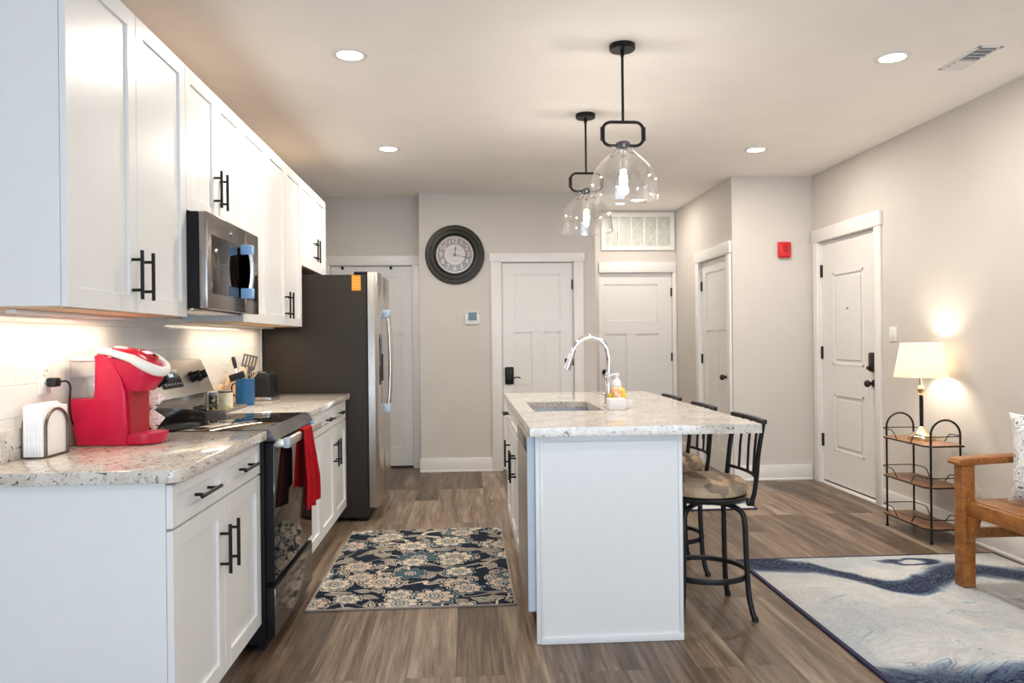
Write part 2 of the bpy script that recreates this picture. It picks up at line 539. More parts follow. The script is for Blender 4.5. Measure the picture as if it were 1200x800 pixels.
def mk_label(name, base, blots):
    n = NT(name)
    col = base
    for i, (c, sc, th) in enumerate(blots):
        f = n.noise(n.v('ADD', n.co(), (i * 3.3, i * 1.9, i * 5.1)), sc, 2)
        col = n.mix(n.ramp(f, [(th, 0), (th + 0.03, 1)]), col, c)
    n.set(color=col, rough=0.35)
    return n.mat


M_floor = mk_floor()
M_granite = mk_granite()
M_tile = mk_tile()
M_floral = mk_floral()
M_swirl = mk_swirl()
M_paisley = mk_paisley()
M_teak = mk_teak()
M_shelfw = mk_shelfwood()
M_suede = mk_suede()
M_towel = mk_towel()
M_navy = plain('navy_binding', (0.022, 0.024, 0.07), 0.9)
M_rugback = plain('rug_binding', (0.36, 0.31, 0.26), 0.95)
M_spice = mk_label('spice_label', (0.02, 0.018, 0.02), [((0.45, 0.40, 0.06), 60, 0.56), ((0.35, 0.08, 0.22), 70, 0.62), ((0.5, 0.5, 0.55), 45, 0.66)])
M_cream = mk_label('cream_label', (0.78, 0.73, 0.58), [((0.72, 0.60, 0.18), 40, 0.58), ((0.35, 0.42, 0.52), 50, 0.68)])
M_bear = mk_label('soap_label', (0.90, 0.62, 0.42), [((0.80, 0.36, 0.12), 40, 0.52), ((0.95, 0.85, 0.75), 60, 0.64)])
M_yellow = plain('yellow_label', (0.85, 0.62, 0.04), 0.4)
M_packet = mk_label('packet_print', (0.82, 0.79, 0.76), [((0.75, 0.22, 0.14), 110, 0.58), ((0.82, 0.45, 0.30), 90, 0.60)])

_n = NT('lamp_shade_linen')
_n.set(color=(0.90, 0.86, 0.78), rough=0.9)
_tl = _n.new('ShaderNodeBsdfTranslucent')
_n.put(_tl.inputs[0], (0.95, 0.88, 0.76))
_mx = _n.new('ShaderNodeMixShader')
_mx.inputs[0].default_value = 0.55
_n.t.links.new(_n.b.outputs[0], _mx.inputs[1])
_n.t.links.new(_tl.outputs[0], _mx.inputs[2])
_n.t.links.new(_mx.outputs[0], _n.out.inputs[0])
M_shade = _n.mat

# ---------------------------------------------------------------- mesh builder
ORG = {}


class MB:
    def __init__(s, M=None):
        s.bm = bmesh.new()
        s.M = M or Matrix.Identity(4)

    def add(s, t, M=None):
        bmesh.ops.transform(t, matrix=s.M @ (M or Matrix.Identity(4)), verts=t.verts)
        me = bpy.data.meshes.new('tmp')
        t.to_mesh(me)
        t.free()
        s.bm.from_mesh(me)
        bpy.data.meshes.remove(me)
        return s

    def box(s, x0, y0, z0, x1, y1, z1, bev=0.0, seg=2, M=None):
        t = bmesh.new()
        bmesh.ops.create_cube(t, size=1.0)
        for v in t.verts:
            v.co = Vector((x0 if v.co.x < 0 else x1, y0 if v.co.y < 0 else y1, z0 if v.co.z < 0 else z1))
        if bev:
            bmesh.ops.bevel(t, geom=t.edges[:], offset=bev, segments=seg, affect='EDGES', profile=0.5)
        return s.add(t, M)

    def cyl(s, p0, p1, r0, r1=None, n=24):
        p0, p1 = Vector(p0), Vector(p1)
        d = p1 - p0
        t = bmesh.new()
        bmesh.ops.create_cone(t, cap_ends=True, segments=n, radius1=r0, radius2=r0 if r1 is None else r1, depth=d.length)
        M = Matrix.Translation((p0 + p1) / 2) @ d.to_track_quat('Z', 'Y').to_matrix().to_4x4()
        return s.add(t, M)

    def sphere(s, c, r, sc=(1, 1, 1), u=24, v=14):
        t = bmesh.new()
        bmesh.ops.create_uvsphere(t, u_segments=u, v_segments=v, radius=r)
        return s.add(t, Matrix.Translation(c) @ Matrix.Diagonal((*sc, 1)))

    def tube(s, pts, r, n=10, closed=False, flat=None):
        pts = [Vector(p) for p in pts]
        N = len(pts)
        rs = r if isinstance(r, (list, tuple)) else [r] * N
        t = bmesh.new()
        rings = []
        up = None
        for i, p in enumerate(pts):
            a = pts[(i - 1) % N] if (closed or i > 0) else p
            b = pts[(i + 1) % N] if (closed or i < N - 1) else p
            d = (b - a).normalized()
            if up is None:
                up = Vector((0, 0, 1)) if abs(d.z) < 0.9 else Vector((1, 0, 0))
            sd = d.cross(up).normalized()
            up = sd.cross(d).normalized()
            ring = []
            for k in range(n):
                an = 2 * PI * k / n
                ru, rv = rs[i], rs[i] * (flat or 1)
                ring.append(t.verts.new(p + sd * (math.cos(an) * ru) + up * (math.sin(an) * rv)))
            rings.append(ring)
        for i in range(N if closed else N - 1):
            A, B = rings[i], rings[(i + 1) % N]
            for k in range(n):
                t.faces.new((A[k], A[(k + 1) % n], B[(k + 1) % n], B[k]))
        if not closed:
            t.faces.new(rings[0][::-1])
            t.faces.new(rings[-1])
        return s.add(t)

    def lathe(s, prof, c=(0, 0, 0), n=40, M=None, closed=False):
        t = bmesh.new()
        rings = []
        for r, z in prof:
            if r < 1e-6:
                rings.append([t.verts.new((0, 0, z))])
            else:
                rings.append([t.verts.new((r * math.cos(2 * PI * k / n), r * math.sin(2 * PI * k / n), z)) for k in range(n)])
        pairs = list(zip(rings, rings[1:]))
        if closed:
            pairs.append((rings[-1], rings[0]))
        for A, B in pairs:
            for k in range(n):
                k2 = (k + 1) % n
                if len(A) == 1 and len(B) == 1:
                    continue
                if len(A) == 1:
                    t.faces.new((A[0], B[k], B[k2]))
                elif len(B) == 1:
                    t.faces.new((A[k], A[k2], B[0]))
                else:
                    t.faces.new((A[k], A[k2], B[k2], B[k]))
        return s.add(t, Matrix.Translation(c) @ (M or Matrix.Identity(4)))

    def prism(s, poly, a0, a1, plane='XZ', bev=0.0, seg=2):
        """polygon in the plane, pushed from a0 to a1 along the third axis"""
        t = bmesh.new()

        def P(u, v, w):
            return {'XZ': (u, w, v), 'YZ': (w, u, v), 'XY': (u, v, w)}[plane]
        lo = [t.verts.new(P(u, v, a0)) for u, v in poly]
        hi = [t.verts.new(P(u, v, a1)) for u, v in poly]
        f0 = t.faces.new(lo)
        f1 = t.faces.new(hi[::-1])
        N = len(poly)
        for i in range(N):
            t.faces.new((lo[i], hi[i], hi[(i + 1) % N], lo[(i + 1) % N]))
        bmesh.ops.recalc_face_normals(t, faces=t.faces[:])
        if bev:
            ed = list(f0.edges) + list(f1.edges)
            bmesh.ops.bevel(t, geom=ed, offset=bev, segments=seg, affect='EDGES', profile=0.5)
        return s.add(t)

    def grid(s, fn, nu, nv, thick=0.0):
        t = bmesh.new()
        g = [[t.verts.new(fn(i / nu, j / nv)) for j in range(nv + 1)] for i in range(nu + 1)]
        for i in range(nu):
            for j in range(nv):
                t.faces.new((g[i][j], g[i + 1][j], g[i + 1][j + 1], g[i][j + 1]))
        if thick:
            bmesh.ops.recalc_face_normals(t, faces=t.faces[:])
            bmesh.ops.solidify(t, geom=t.faces[:], thickness=thick)
        return s.add(t)

    def text(s, body, size, M, depth=0.001):
        cu = bpy.data.curves.new('tmp_text', 'FONT')
        cu.body = body
        cu.size = size
        cu.extrude = depth
        cu.align_x = 'CENTER'
        cu.align_y = 'CENTER'
        o = bpy.data.objects.new('tmp_text', cu)
        COL.objects.link(o)
        bpy.context.view_layer.update()
        dg = bpy.context.evaluated_depsgraph_get()
        me = bpy.data.meshes.new_from_object(o.evaluated_get(dg))
        t = bmesh.new()
        t.from_mesh(me)
        bpy.data.objects.remove(o)
        bpy.data.curves.remove(cu)
        bpy.data.meshes.remove(me)
        return s.add(t, M)

    def split(s, name, mat, parent, smooth=35):
        """every separate piece becomes a part of its own"""
        s.bm.verts.ensure_lookup_table()
        left, outs = set(s.bm.verts), []
        while left:
            seed = left.pop()
            comp, todo = {seed}, [seed]
            while todo:
                v = todo.pop()
                for e in v.link_edges:
                    w = e.other_vert(v)
                    if w in left:
                        left.discard(w)
                        comp.add(w)
                        todo.append(w)
            one = MB()
            new = {v: one.bm.verts.new(v.co) for v in sorted(comp, key=lambda q: q.index)}
            for f in {f for v in comp for f in v.link_faces}:
                one.bm.faces.new([new[v] for v in f.verts])
            outs.append(one)
        s.bm.free()
        return [o.build(name, mat, parent, smooth=smooth) for o in outs][0]

    def build(s, name, mat, parent=None, loc=None, smooth=35, recalc=True):
        if parent is not None:
            org = ORG[parent]
        else:
            org = Vector(loc or (0, 0, 0))
        bmesh.ops.translate(s.bm, vec=-org, verts=s.bm.verts)
        if recalc:
            bmesh.ops.recalc_face_normals(s.bm, faces=s.bm.faces[:])
        me = bpy.data.meshes.new(name)
        s.bm.to_mesh(me)
        s.bm.free()
        me.materials.append(mat)
        if smooth:
            me.polygons.foreach_set('use_smooth', [True] * len(me.polygons))
            me.set_sharp_from_angle(angle=math.radians(smooth))
        o = bpy.data.objects.new(name, me)
        COL.objects.link(o)
        if parent is not None:
            o.parent = parent
        else:
            o.location = org
        ORG[o] = org
        return o


def thing(name, label, cat, loc, group=None):
    o = bpy.data.objects.new(name, None)
    o.empty_display_size = 0.05
    COL.objects.link(o)
    o.location = loc
    ORG[o] = Vector(loc)
    return tag(o, label, cat, group)


def tag(o, label, cat, group=None):
    o['label'] = label
    o['category'] = cat
    if group:
        o['group'] = group
    return o


def struct(o):
    o['kind'] = 'structure'
    return o


def dup(root, loc, label, rotz=0.0):
    r = root.copy()
    COL.objects.link(r)
    r.location = loc
    r.rotation_euler = (0, 0, rotz)
    r['label'] = label
    for ch in list(root.children):
        c = ch.copy()
        COL.objects.link(c)
        c.parent = r
        for g in list(ch.children):
            d = g.copy()
            COL.objects.link(d)
            d.parent = c
    return r


def facing(axis, at, y0=0.0, z0=0.0):
    """frame (u along the face, v up, n out of the face)"""
    if axis == '+X':
        cols = ((0, 1, 0), (0, 0, 1), (1, 0, 0), (at, y0, z0))
    elif axis == '-X':
        cols = ((0, 1, 0), (0, 0, 1), (-1, 0, 0), (at, y0, z0))
    elif axis == '-Y':
        cols = ((1, 0, 0), (0, 0, 1), (0, -1, 0), (y0, at, z0))
    M = Matrix.Identity(4)
    for i, c in enumerate(cols):
        for k in range(3):
            M[k][i] = c[k]
    return M


def arc(cx, cy, r, a0, a1, n=8):
    return [(cx + r * math.cos(a0 + (a1 - a0) * i / n), cy + r * math.sin(a0 + (a1 - a0) * i / n)) for i in range(n + 1)]


def lerp(a, b, t):
    return a + (b - a) * t


def spline(pts, n=8):
    """Catmull-Rom through the points"""
    P = [Vector(p) for p in pts]
    P = [P[0] * 2 - P[1]] + P + [P[-1] * 2 - P[-2]]
    out = []
    for i in range(1, len(P) - 2):
        for k in range(n):
            t = k / n
            a, b, c, d = P[i - 1], P[i], P[i + 1], P[i + 2]
            out.append(0.5 * ((2 * b) + (c - a) * t + (2 * a - 5 * b + 4 * c - d) * t * t + (3 * b - a - 3 * c + d) * t ** 3))
    out.append(P[-2])
    return out


# ================================================================ SETTING
def holed(mb, u0, v0, u1, v1, holes, n0, n1):
    """plate u0..u1 x v0..v1, n0..n1 thick, with rectangular holes"""
    us = sorted({u0, u1, *[h[0] for h in holes], *[h[2] for h in holes]})
    vs = sorted({v0, v1, *[h[1] for h in holes], *[h[3] for h in holes]})
    us = [u for u in us if u0 <= u <= u1]
    vs = [v for v in vs if v0 <= v <= v1]
    for a, b in zip(us, us[1:]):
        run = None
        for c, d in zip(vs, vs[1:]):
            m = ((a + b) / 2, (c + d) / 2)
            inside = any(h[0] < m[0] < h[2] and h[1] < m[1] < h[3] for h in holes)
            if inside:
                if run:
                    mb.box(a, run[0], n0, b, run[1], n1)
                run = None
            else:
                run = (run[0] if run else c, d)
        if run:
            mb.box(a, run[0], n0, b, run[1], n1)


struct(MB().box(XL - .15, YB - .15, -.1, XR + .15, YH + .15, 0).build('floor', M_floor, smooth=0))
struct(MB().box(XL - .15, YB - .15, H, XR + .15, YH + .15, H + .1).build('ceiling', M_ceil, smooth=0))


def wall(name, axis, at, u0, u1, holes=(), mat=None, th=.12):
    mb = MB(facing(axis, at))
    holed(mb, u0, 0, u1, H, list(holes), -th, 0)
    return struct(mb.build(name, mat or M_wall, smooth=0))


D1 = (0.351, 0.0, 1.066, 2.044)          # door beside the clock (u, v)
DH = (1.50, 0.0, 2.340, 2.027)           # door at the end of the hall
DS = (6.738, 0.0, 7.567, 2.045)          # closet door in the hall's right wall
DE = (5.572, 0.0, 6.495, 2.112)          # entry door in the right wall
DA = (-1.355, 0.0, -0.535, 2.044)        # door in the alcove behind the fridge
wall('wall_left', '+X', XL, YB, YA + .12)
wall('wall_right', '-X', XR, YB, YF, [DE])
wall('wall_clock', '-Y', YC, XC0, XC1, [D1])
wall('wall_alcove', '-Y', YA, XL, XC0 + .1, [DA])
struct(MB().box(XC0, YC + .12, 0, XC0 + .1, YA, H).build('wall_alcove_side', M_wall, smooth=0))
struct(MB().box(XC1 - .1, YC + .12, 0, XC1, YH, H).build('wall_hall_left', M_wall, smooth=0))
wall('wall_hall_end', '-Y', YH, XC1 - .1, XH + .12, [DH])
wall('wall_hall_right', '-X', XH, YF + .1, YH, [DS])
struct(MB().box(XH, YF, 0, XR + .12, YF + .1, H).build('wall_strobe', M_wall, smooth=0))
mb = MB(facing('-Y', YB))
holed(mb, XL, 0, XR, H, [(-1.0, 0.05, 2.85, 2.3)], -.0, .12)
struct(mb.build('wall_rear', M_wall, smooth=0))
mb = MB()
for x in (-1.0, -.06, .90, 1.86, 2.80):
    mb.box(x, YB - .09, .05, x + .05, YB - .04, 2.3)
for z in (.05, 2.24):
    mb.box(-1.0, YB - .09, z, 2.85, YB - .04, z + .06)
struct(mb.build('window_patio', M_trim, smooth=0))


def casing(name, axis, at, hole, w=.085, head=.10, over=.014, left=True, right=True, th=.02, wl=None, wr=None):
    """flat boards round a door opening, jamb and stop"""
    mb = MB(facing(axis, at))
    u0, v0, u1, v1 = hole
    wl, wr = wl or w, wr or w
    a, b = u0 - (wl if left else 0), u1 + (wr if right else 0)
    if left:
        mb.box(u0 - wl, 0, 0, u0, v1, th, .002)
    if right:
        mb.box(u1, 0, 0, u1 + wr, v1, th, .002)
    mb.box(a - (over if left else 0), v1, 0, b + (over if right else 0), v1 + head, th + .006, .002)
    j = .004
    for p in ((u0, 0, u0 + j, v1), (u1 - j, 0, u1, v1), (u0, v1 - j, u1, v1)):
        mb.box(p[0], p[1], -.118, p[2], p[3], 0)
    for p in ((u0, 0, u0 + .03, v1), (u1 - .03, 0, u1, v1), (u0, v1 - .03, u1, v1)):
        mb.box(p[0], p[1], -.118, p[2], p[3], -.068)
    return struct(mb.build(name, M_trim))


def door_slab(name, axis, at, hole, panels, mat=M_door, rec=.009, gap=.003, sill=.010, moulded=False, back=-.022):
    """door leaf with sunken panels; face 'back' behind the wall plane"""
    M = facing(axis, at)
    mb = MB(M)
    u0, v0, u1, v1 = hole
    u0, u1, v1 = u0 + .004 + gap, u1 - .004 - gap, v1 - .004 - gap
    holed(mb, u0, v0 + sill, u1, v1, panels, back - rec, back)
    mb.box(u0, v0 + sill, back - .042, u1, v1, back - rec)
    if moulded:
        for p in panels:
            for i, (ins, nn) in enumerate(((.0, .002), (.05, .010))):
                a = [p[0] + ins, p[1] + ins, p[2] - ins, p[3] - ins]
                t = .022
                for q in ((a[0], a[1], a[0] + t, a[3]), (a[2] - t, a[1], a[2], a[3]), (a[0], a[1], a[2], a[1] + t), (a[0], a[3] - t, a[2], a[3])):
                    if i == 0:
                        mb.box(q[0], q[1], back - rec, q[2], q[3], back + nn, .003)
            mb.box(p[0] + .05, p[1] + .05, back - rec, p[2] - .05, p[3] - .05, back - .001, .006)
    else:
        for p in panels:
            t = .012
            for q in ((p[0], p[1], p[0] + t, p[3]), (p[2] - t, p[1], p[2], p[3]), (p[0], p[1], p[2], p[1] + t), (p[0], p[3] - t, p[2], p[3])):
                mb.box(q[0], q[1], back - rec, q[2], q[3], back - rec + .004, .0015)
    o = struct(mb.build(name, mat, smooth=0))
    return o, M


def hinge(par, M, u, v, h=.095, n=-.012):
    mb = MB(M)
    mb.cyl((u, v - h / 2, n), (u, v + h / 2, n), .007, n=12)
    mb.box(u - .016, v - h / 2, n - .012, u + .016, v + h / 2, n - .002)
    mb.build('hinge', M_bronze, par)


def knob(par, M, u, v, n=-.022):
    mb = MB(M)
    mb.cyl((u, v, n), (u, v, n + .012), .033, .029, 24)
    mb.cyl((u, v, n + .012), (u, v, n + .045), .012, n=16)
    mb.sphere((u, v, n + .058), .028, (1, 1, .85))
    mb.build('door_knob', M_bronze, par)


def craftsman(u0, u1, v):
    """one wide panel over two tall ones"""
    s = .125
    mid = (u0 + u1) / 2
    return [(u0 + s, v[0], u1 - s, v[1]), (u0 + s, .22, mid - .055, v[2]), (mid + .055, .22, u1 - s, v[2])]


casing('trim_1', '-Y', YC, D1, wl=.10, wr=.094, head=.085)
d, M = door_slab('door_1', '-Y', YC, D1, craftsman(.358, 1.059, (1.479, 1.926, 1.356)))
hinge(d, M, 1.062, 1.822)
hinge(d, M, 1.062, 1.07)
hinge(d, M, 1.062, .30)
mb = MB(M)
mb.box(.380, .845, -.022, .466, 1.015, .002, .012, 3)
k = mb.build('keypad_lock', M_black, d)
mb = MB(M)
for r in range(4):
    for c in range(2):
        mb.sphere((.408 + c * .03, .985 - r * .018, .002), .005, (1, 1, .4), 10, 6)
mb.split('button', M_grey, k)
mb = MB(M)
mb.cyl((.424, .905, .0), (.424, .905, .035), .011)
mb.tube(spline([(.424, .905, .033), (.455, .908, .036), (.50, .916, .036), (.530, .908, .034)], 5), .0065)
mb.build('lever_handle', M_bronze, k)

casing('trim_2', '-Y', YH, DH, head=.116, left=False, wr=.039, over=.0)
pan = [(1.565, 1.479, 2.172, 1.897), (1.565, .22, 1.815, 1.337), (1.923, .22, 2.175, 1.337)]
d, M = door_slab('door_2', '-Y', YH, DH, pan)
for v in (1.805, 1.072, .30):
    hinge(d, M, 2.336, v)
knob(d, M, 1.492 + .07, .908)

casing('trim_3', '-X', XH, DS, head=.105, wr=.10, wl=.085)
d, M = door_slab('door_3', '-X', XH, DS, craftsman(6.745, 7.56, (1.479, 1.926, 1.356)))
for v in (1.802, 1.072, .30):
    hinge(d, M, 7.563, v)
knob(d, M, 6.815, .918)

casing('trim_4', '-X', XR, DE, head=.112, wl=.085, wr=.085)
d, M = door_slab('door_4', '-X', XR, DE, [(5.80, 1.035, 6.30, 1.825), (5.80, .30, 6.29, .80)], moulded=True, sill=.03)
for v in (1.856, 1.141, .378):
    hinge(d, M, 6.490, v, .11)
knob(d, M, 5.645, .915)
mb = MB(M)
mb.box(5.615, 1.005, -.022, 5.685, 1.155, .012, .014, 3)
k = mb.build('deadbolt_keypad', M_bronze, d)
mb = MB(M)
for r in range(4):
    for c in range(2):
        mb.sphere((5.64 + c * .022, 1.135 - r * .02, .012), .006, (1, 1, .4), 10, 6)
mb.split('button', M_grey, k)
mb = MB(M)
mb.cyl((5.650, 1.035, .01), (5.650, 1.035, .034), .015)
mb.build('thumb_turn', M_bronze, k)
MB(M).cyl((6.051, 1.513, -.024), (6.051, 1.513, -.018), .008, n=16).build('peephole', M_bronze, d)
struct(MB().box(XR - .02, DE[0], 0, XR + .1, DE[2], .016, .004).build('trim_threshold', M_trim))
struct(MB().box(XR + .03, DE[0] + .004, .016, XR + .06, DE[2] - .004, .032).build('trim_door_sweep', M_gasket))

casing('trim_5', '-Y', YA, DA, head=.095, wl=.06, wr=.088, over=.0)
pan = [(-1.24, 1.41, -.98, 1.931), (-.835, 1.41, -.638, 1.931), (-1.24, .2, -.98, 1.354), (-.835, .2, -.638, 1.354)]
d, M = door_slab('door_5', '-Y', YA, DA, pan, sill=.02)
struct(MB().box(DA[0], YA + .01, 0, DA[2], YA + .11, .019).build('trim_alcove_light_block', M_dark, smooth=0))  # dark strip added under the door to block a light leak
for u in (-1.232, -.748):
    MB(M).box(u - .011, 2.005, -.022, u + .011, 2.035, -.008, .002).build('door_bumper', M_black, d)

bh = .136
struct(MB(facing('-Y', YC)).box(XC0 - .012, 0, 0, .251, bh, .014, .003).box(XC0 - .012, 0, 0, .251, .018, .024, .004).build('baseboard_clock', M_trim))
struct(MB(facing('-Y', YC)).box(1.16, 0, 0, XC1, bh, .014, .003).build('baseboard_hall_corner', M_trim))
struct(MB(facing('-Y', YF)).box(XH, 0, 0, XR - .02, bh, .014, .003).box(XH, 0, 0, XR - .02, .018, .024, .004).build('baseboard_strobe', M_trim))
struct(MB(facing('-X', XR)).box(YB + .15, 0, 0, 5.487, bh, .014, .003).box(YB + .15, 0, 0, 5.487, .018, .024, .004).build('baseboard_right', M_trim))
struct(MB(facing('+X', XC1)).box(YC, 0, 0, YH - .0, bh, .014, .003).build('baseboard_hall_left', M_trim))
struct(MB(facing('-X', XH)).box(7.668, 0, 0, YH - .03, bh, .014, .003).build('baseboard_hall_right', M_trim))

# tiled backsplash on the left wall, its end strip
struct(MB().box(XL, 2.20, .90, XL + .010, 5.40, 1.40).build('trim_backsplash_tiles', M_tile, smooth=0))
struct(MB().box(XL, 5.40, .90, XL + .014, 5.415, 1.40, .002).build('trim_tile_edge', M_trim))

# transom grille over the hall door
t = thing('transom_window', 'white-framed five-pane lattice transom above the hall end door', 'window', (1.946, YH, 2.278))
mb = MB(facing('-Y', YH))
holed(mb, 1.529, 2.278, 2.363, 2.703, [(1.577, 2.322, 2.314, 2.650)], 0, .022)
mb.build('frame', M_trim, t, smooth=0)
pw = (2.314 - 1.577) / 5
for i in range(5):
    u = 1.577 + i * pw
    pn = MB(facing('-Y', YH)).box(u, 2.322, .001, u + pw, 2.650, .005).build('pane', M_pane, t, smooth=0)
    mb = MB(facing('-Y', YH))
    for k in range(2):
        za, zb = 2.33 + k * .16, 2.485 + k * .16
        for s in (0, 1):
            p0, p1 = (u + .012, za if s else zb, .007), (u + pw - .012, zb if s else za, .007)
            mb.tube([p0, p1], .0035, 6)
    mb.build('lattice', M_trim, pn)
mb = MB(facing('-Y', YH))
for i in range(1, 5):
    u = 1.577 + i * pw
    mb.box(u - .010, 2.322, 0, u + .010, 2.650, .018, .002)
mb.split('mullion', M_trim, t)


# ---------------------------------------------------------------- ceiling lights and vent
def can(loc, label, watts=P_CAN, grp='recessed ceiling lights'):
    t = thing('recessed_light', label, 'ceiling light', (loc[0], loc[1], H), grp)
    MB().lathe([(.062, 0), (.066, -.006), (.088, -.005), (.092, 0)], (loc[0], loc[1], H), 40).build('trim_ring', M_trim, t)
    MB().lathe([(0, -.004), (.063, -.004), (.063, -.001), (0, -.001)], (loc[0], loc[1], H), 40).build('lens', M_lens, t)
    light('recessed_lamp', 'AREA', (0, 0, -.012), watts, C_WARM, parent=t, size=.12)
    return t


can((-.569, 3.859), 'round recessed ceiling light nearest the microwave, front left')
can((-.566, 5.723), 'round recessed ceiling light in front of the fridge, far left', P_CAN * 1.4)
can((2.225, 3.798), 'round recessed ceiling light near the ceiling vent, front right')
can((2.242, 5.690), 'round recessed ceiling light before the fire strobe wall, far right', P_CAN * 1.1)
can((1.795, 7.77), 'round recessed ceiling light in the hallway, seen through the front pendant', P_CAN * .62)
for x, y in ((.85, .2), (2.225, 1.6)):  # unseen lamps added behind the camera, placed to suit the light
    light('unseen_lamp_behind', 'AREA', (x, y, H - .012), P_CAN, C_WARM, size=.12)

t = thing('ceiling_vent', 'white rectangular ceiling vent with grey louvre beside recessed light', 'vent', (2.64, 3.795, H))
mb = MB()
x0, x1, y0, y1 = 2.575, 2.705, 3.63, 3.96
mb.box(x0, y0, H - .006, x0 + .018, y1, H, .002).box(x1 - .018, y0, H - .006, x1, y1, H, .002)
mb.box(x0, y0, H - .006, x1, y0 + .018, H, .002).box(x0, y1 - .018, H - .006, x1, y1, H, .002)
mb.build('frame', M_trim, t)
MB().box(x0 + .015, y0 + .015, H - .002, x1 - .015, y1 - .015, H - .0005).build('duct', plain('vent_grey', (.35, .36, .38), .6), t)
for k in range(7):
    yy = y0 + .036 + k * .043
    mb = MB()
    t2 = Matrix.Translation((0, yy, H - .005)) @ Matrix.Rotation(math.radians(40 if k < 4 else -40), 4, 'X')
    mb.box(x0 + .018, -.013, -.001, x1 - .018, .013, .001, M=t2)
    mb.build('louvre', M_trim, t)

# ---------------------------------------------------------------- wall fittings
t = thing('wall_clock', 'round wall clock with wide dark bronze frame on the beige wall', 'clock', (-.099, YC, 2.116))
Mc = Matrix.Translation((-.099, YC, 2.116)) @ Matrix.Rotation(PI / 2, 4, 'X')
fr = plain('clock_frame_bronze', (.018, .0135, .007), .38, spec=.3, mottling=.2)
MB(Mc).lathe([(.18, .0), (.284, .0), (.289, .012), (.284, .03), (.27, .034), (.255, .03), (.24, .034), (.215, .040), (.20, .035), (.19, .024), (.18, .022)], n=72, closed=True).build('frame', fr, t)
dial = MB(Mc).lathe([(0, .010), (.19, .010), (.19, .004), (0, .004)], n=64).build('dial', plain('dial_silver', (.72, .66, .63), .45), t)
MB(Mc).lathe([(.100, .0102), (.168, .0102), (.168, .0115), (.100, .0115)], n=64, closed=True).build('chapter_ring', plain('dial_band', (.25, .20, .20), .4), dial)
for i in range(12):
    a = PI / 2 - 2 * PI * (i + 1) / 12
    MB(Mc).text(str(i + 1), .064, Matrix.Translation((.134 * math.cos(a), .134 * math.sin(a), .0125))).build('numeral', plain('numeral_pale', (.85, .82, .80), .4), dial, smooth=0)
mb = MB(Mc)
mb.box(-.06, .044, .011, .06, .050, .012).box(-.035, -.066, .011, .035, -.061, .012)
mb.split('print_line', plain('dial_print', (.46, .43, .42), .5), dial)


def hand(name, ang, ln, w):
    R = Mc @ Matrix.Rotation(-math.radians(ang), 4, 'Z')
    mb = MB(R)
    mb.prism([(-w * .4, -.02), (w * .4, -.02), (w * .35, ln * .55), (w, ln * .68), (0, ln), (-w, ln * .68), (-w * .35, ln * .55)], .0145, .0165, 'XY')
    mb.cyl((0, 0, .012), (0, 0, .018), .010, n=16)
    mb.build(name, M_black, t)


hand('hour_hand', 7, .088, .009)
hand('minute_hand', 103, .142, .004)
MB(Mc).lathe([(0, .021), (.186, .021), (.186, .0225), (0, .0225)], n=64).build('glass', glassy('clock_glass', base=.09, edge=.6), t)

t = thing('thermostat', 'small white thermostat with blue-grey screen beneath the clock', 'thermostat', (.066, YC, 1.437))
mb = MB(facing('-Y', YC))
mb.box(-.006, 1.437, 0, .138, 1.535, .022, .006)
mb.box(.018, 1.465, .022, .118, 1.562, .028, .005)
mb.build('housing', M_whitep, t)
MB(facing('-Y', YC)).box(.026, 1.475, .028, .110, 1.555, .0295, .001).build('screen', M_lcd, t)

t = thing('fire_strobe', 'red fire alarm strobe box on the pale wall by the entry door', 'fire alarm', (2.853, YF, 1.99))
mb = MB(facing('-Y', YF))
mb.box(2.796, 1.990, 0, 2.910, 2.132, .035, .008)
mb.box(2.806, 2.0, .035, 2.900, 2.122, .042, .006)
mb.build('housing', M_alarm, t)
mb = MB(facing('-Y', YF)).box(2.835, 2.05, .042, 2.872, 2.10, .055, .008)
mb.build('strobe_lens', plain('strobe_red', (.40, .01, .015), .15), t)

t = thing('light_switch', 'white light switch plate on right wall between entry door and lamp', 'light switch', (XR, 5.345, 1.239))
MB(facing('-X', XR)).box(5.300, 1.238, 0, 5.390, 1.348, .006, .003).build('plate', M_whitep, t)
MB(facing('-X', XR)).box(5.330, 1.262, .006, 5.360, 1.325, .011, .003).build('rocker', M_whitep, t)


def outlet(y, z, label):
    t = thing('wall_outlet', label, 'outlet', (XL + .010, y, z - .057))
    M = facing('+X', XL + .010)
    MB(M).box(y - .036, z - .058, 0, y + .036, z + .058, .006, .003).build('plate', M_whitep, t)
    for dz in (-.022, .022):
        mb = MB(M)
        mb.cyl((y, z + dz, .006), (y, z + dz, .009), .016, n=20)
        s = mb.build('socket', M_whitep, t)
        MB(M).box(y - .008, z + dz - .004, .009, y - .005, z + dz + .006, .0095).box(y + .005, z + dz - .004, .009, y + .008, z + dz + .006, .0095).split('slot', M_dark, s)
    return t


outlet(2.665, 1.165, 'white wall outlet on the tiles with a black plug, above the napkins')
outlet(4.62, 1.165, 'white wall outlet on the tiles between range and utensil crock')


# ================================================================ KITCHEN, LEFT WALL
def pull(par, M, kind, u, v, ln=.168, n0=.02, name='handle'):
    """black bar pull on two posts, centred at u, v"""
    mb = MB(M)
    st, r, h = .034, .0062, ln / 2
    p = h * .62
    if kind == 'v':
        mb.cyl((u, v - h, n0 + st), (u, v + h, n0 + st), r, n=14)
        for s in (-p, p):
            mb.cyl((u, v + s, n0), (u, v + s, n0 + st), r * .85, n=12)
    else:
        mb.cyl((u - h, v, n0 + st), (u + h, v, n0 + st), r, n=14)
        for s in (-p, p):
            mb.cyl((u + s, v, n0), (u + s, v, n0 + st), r * .85, n=12)
    return mb.build(name, M_black, par)


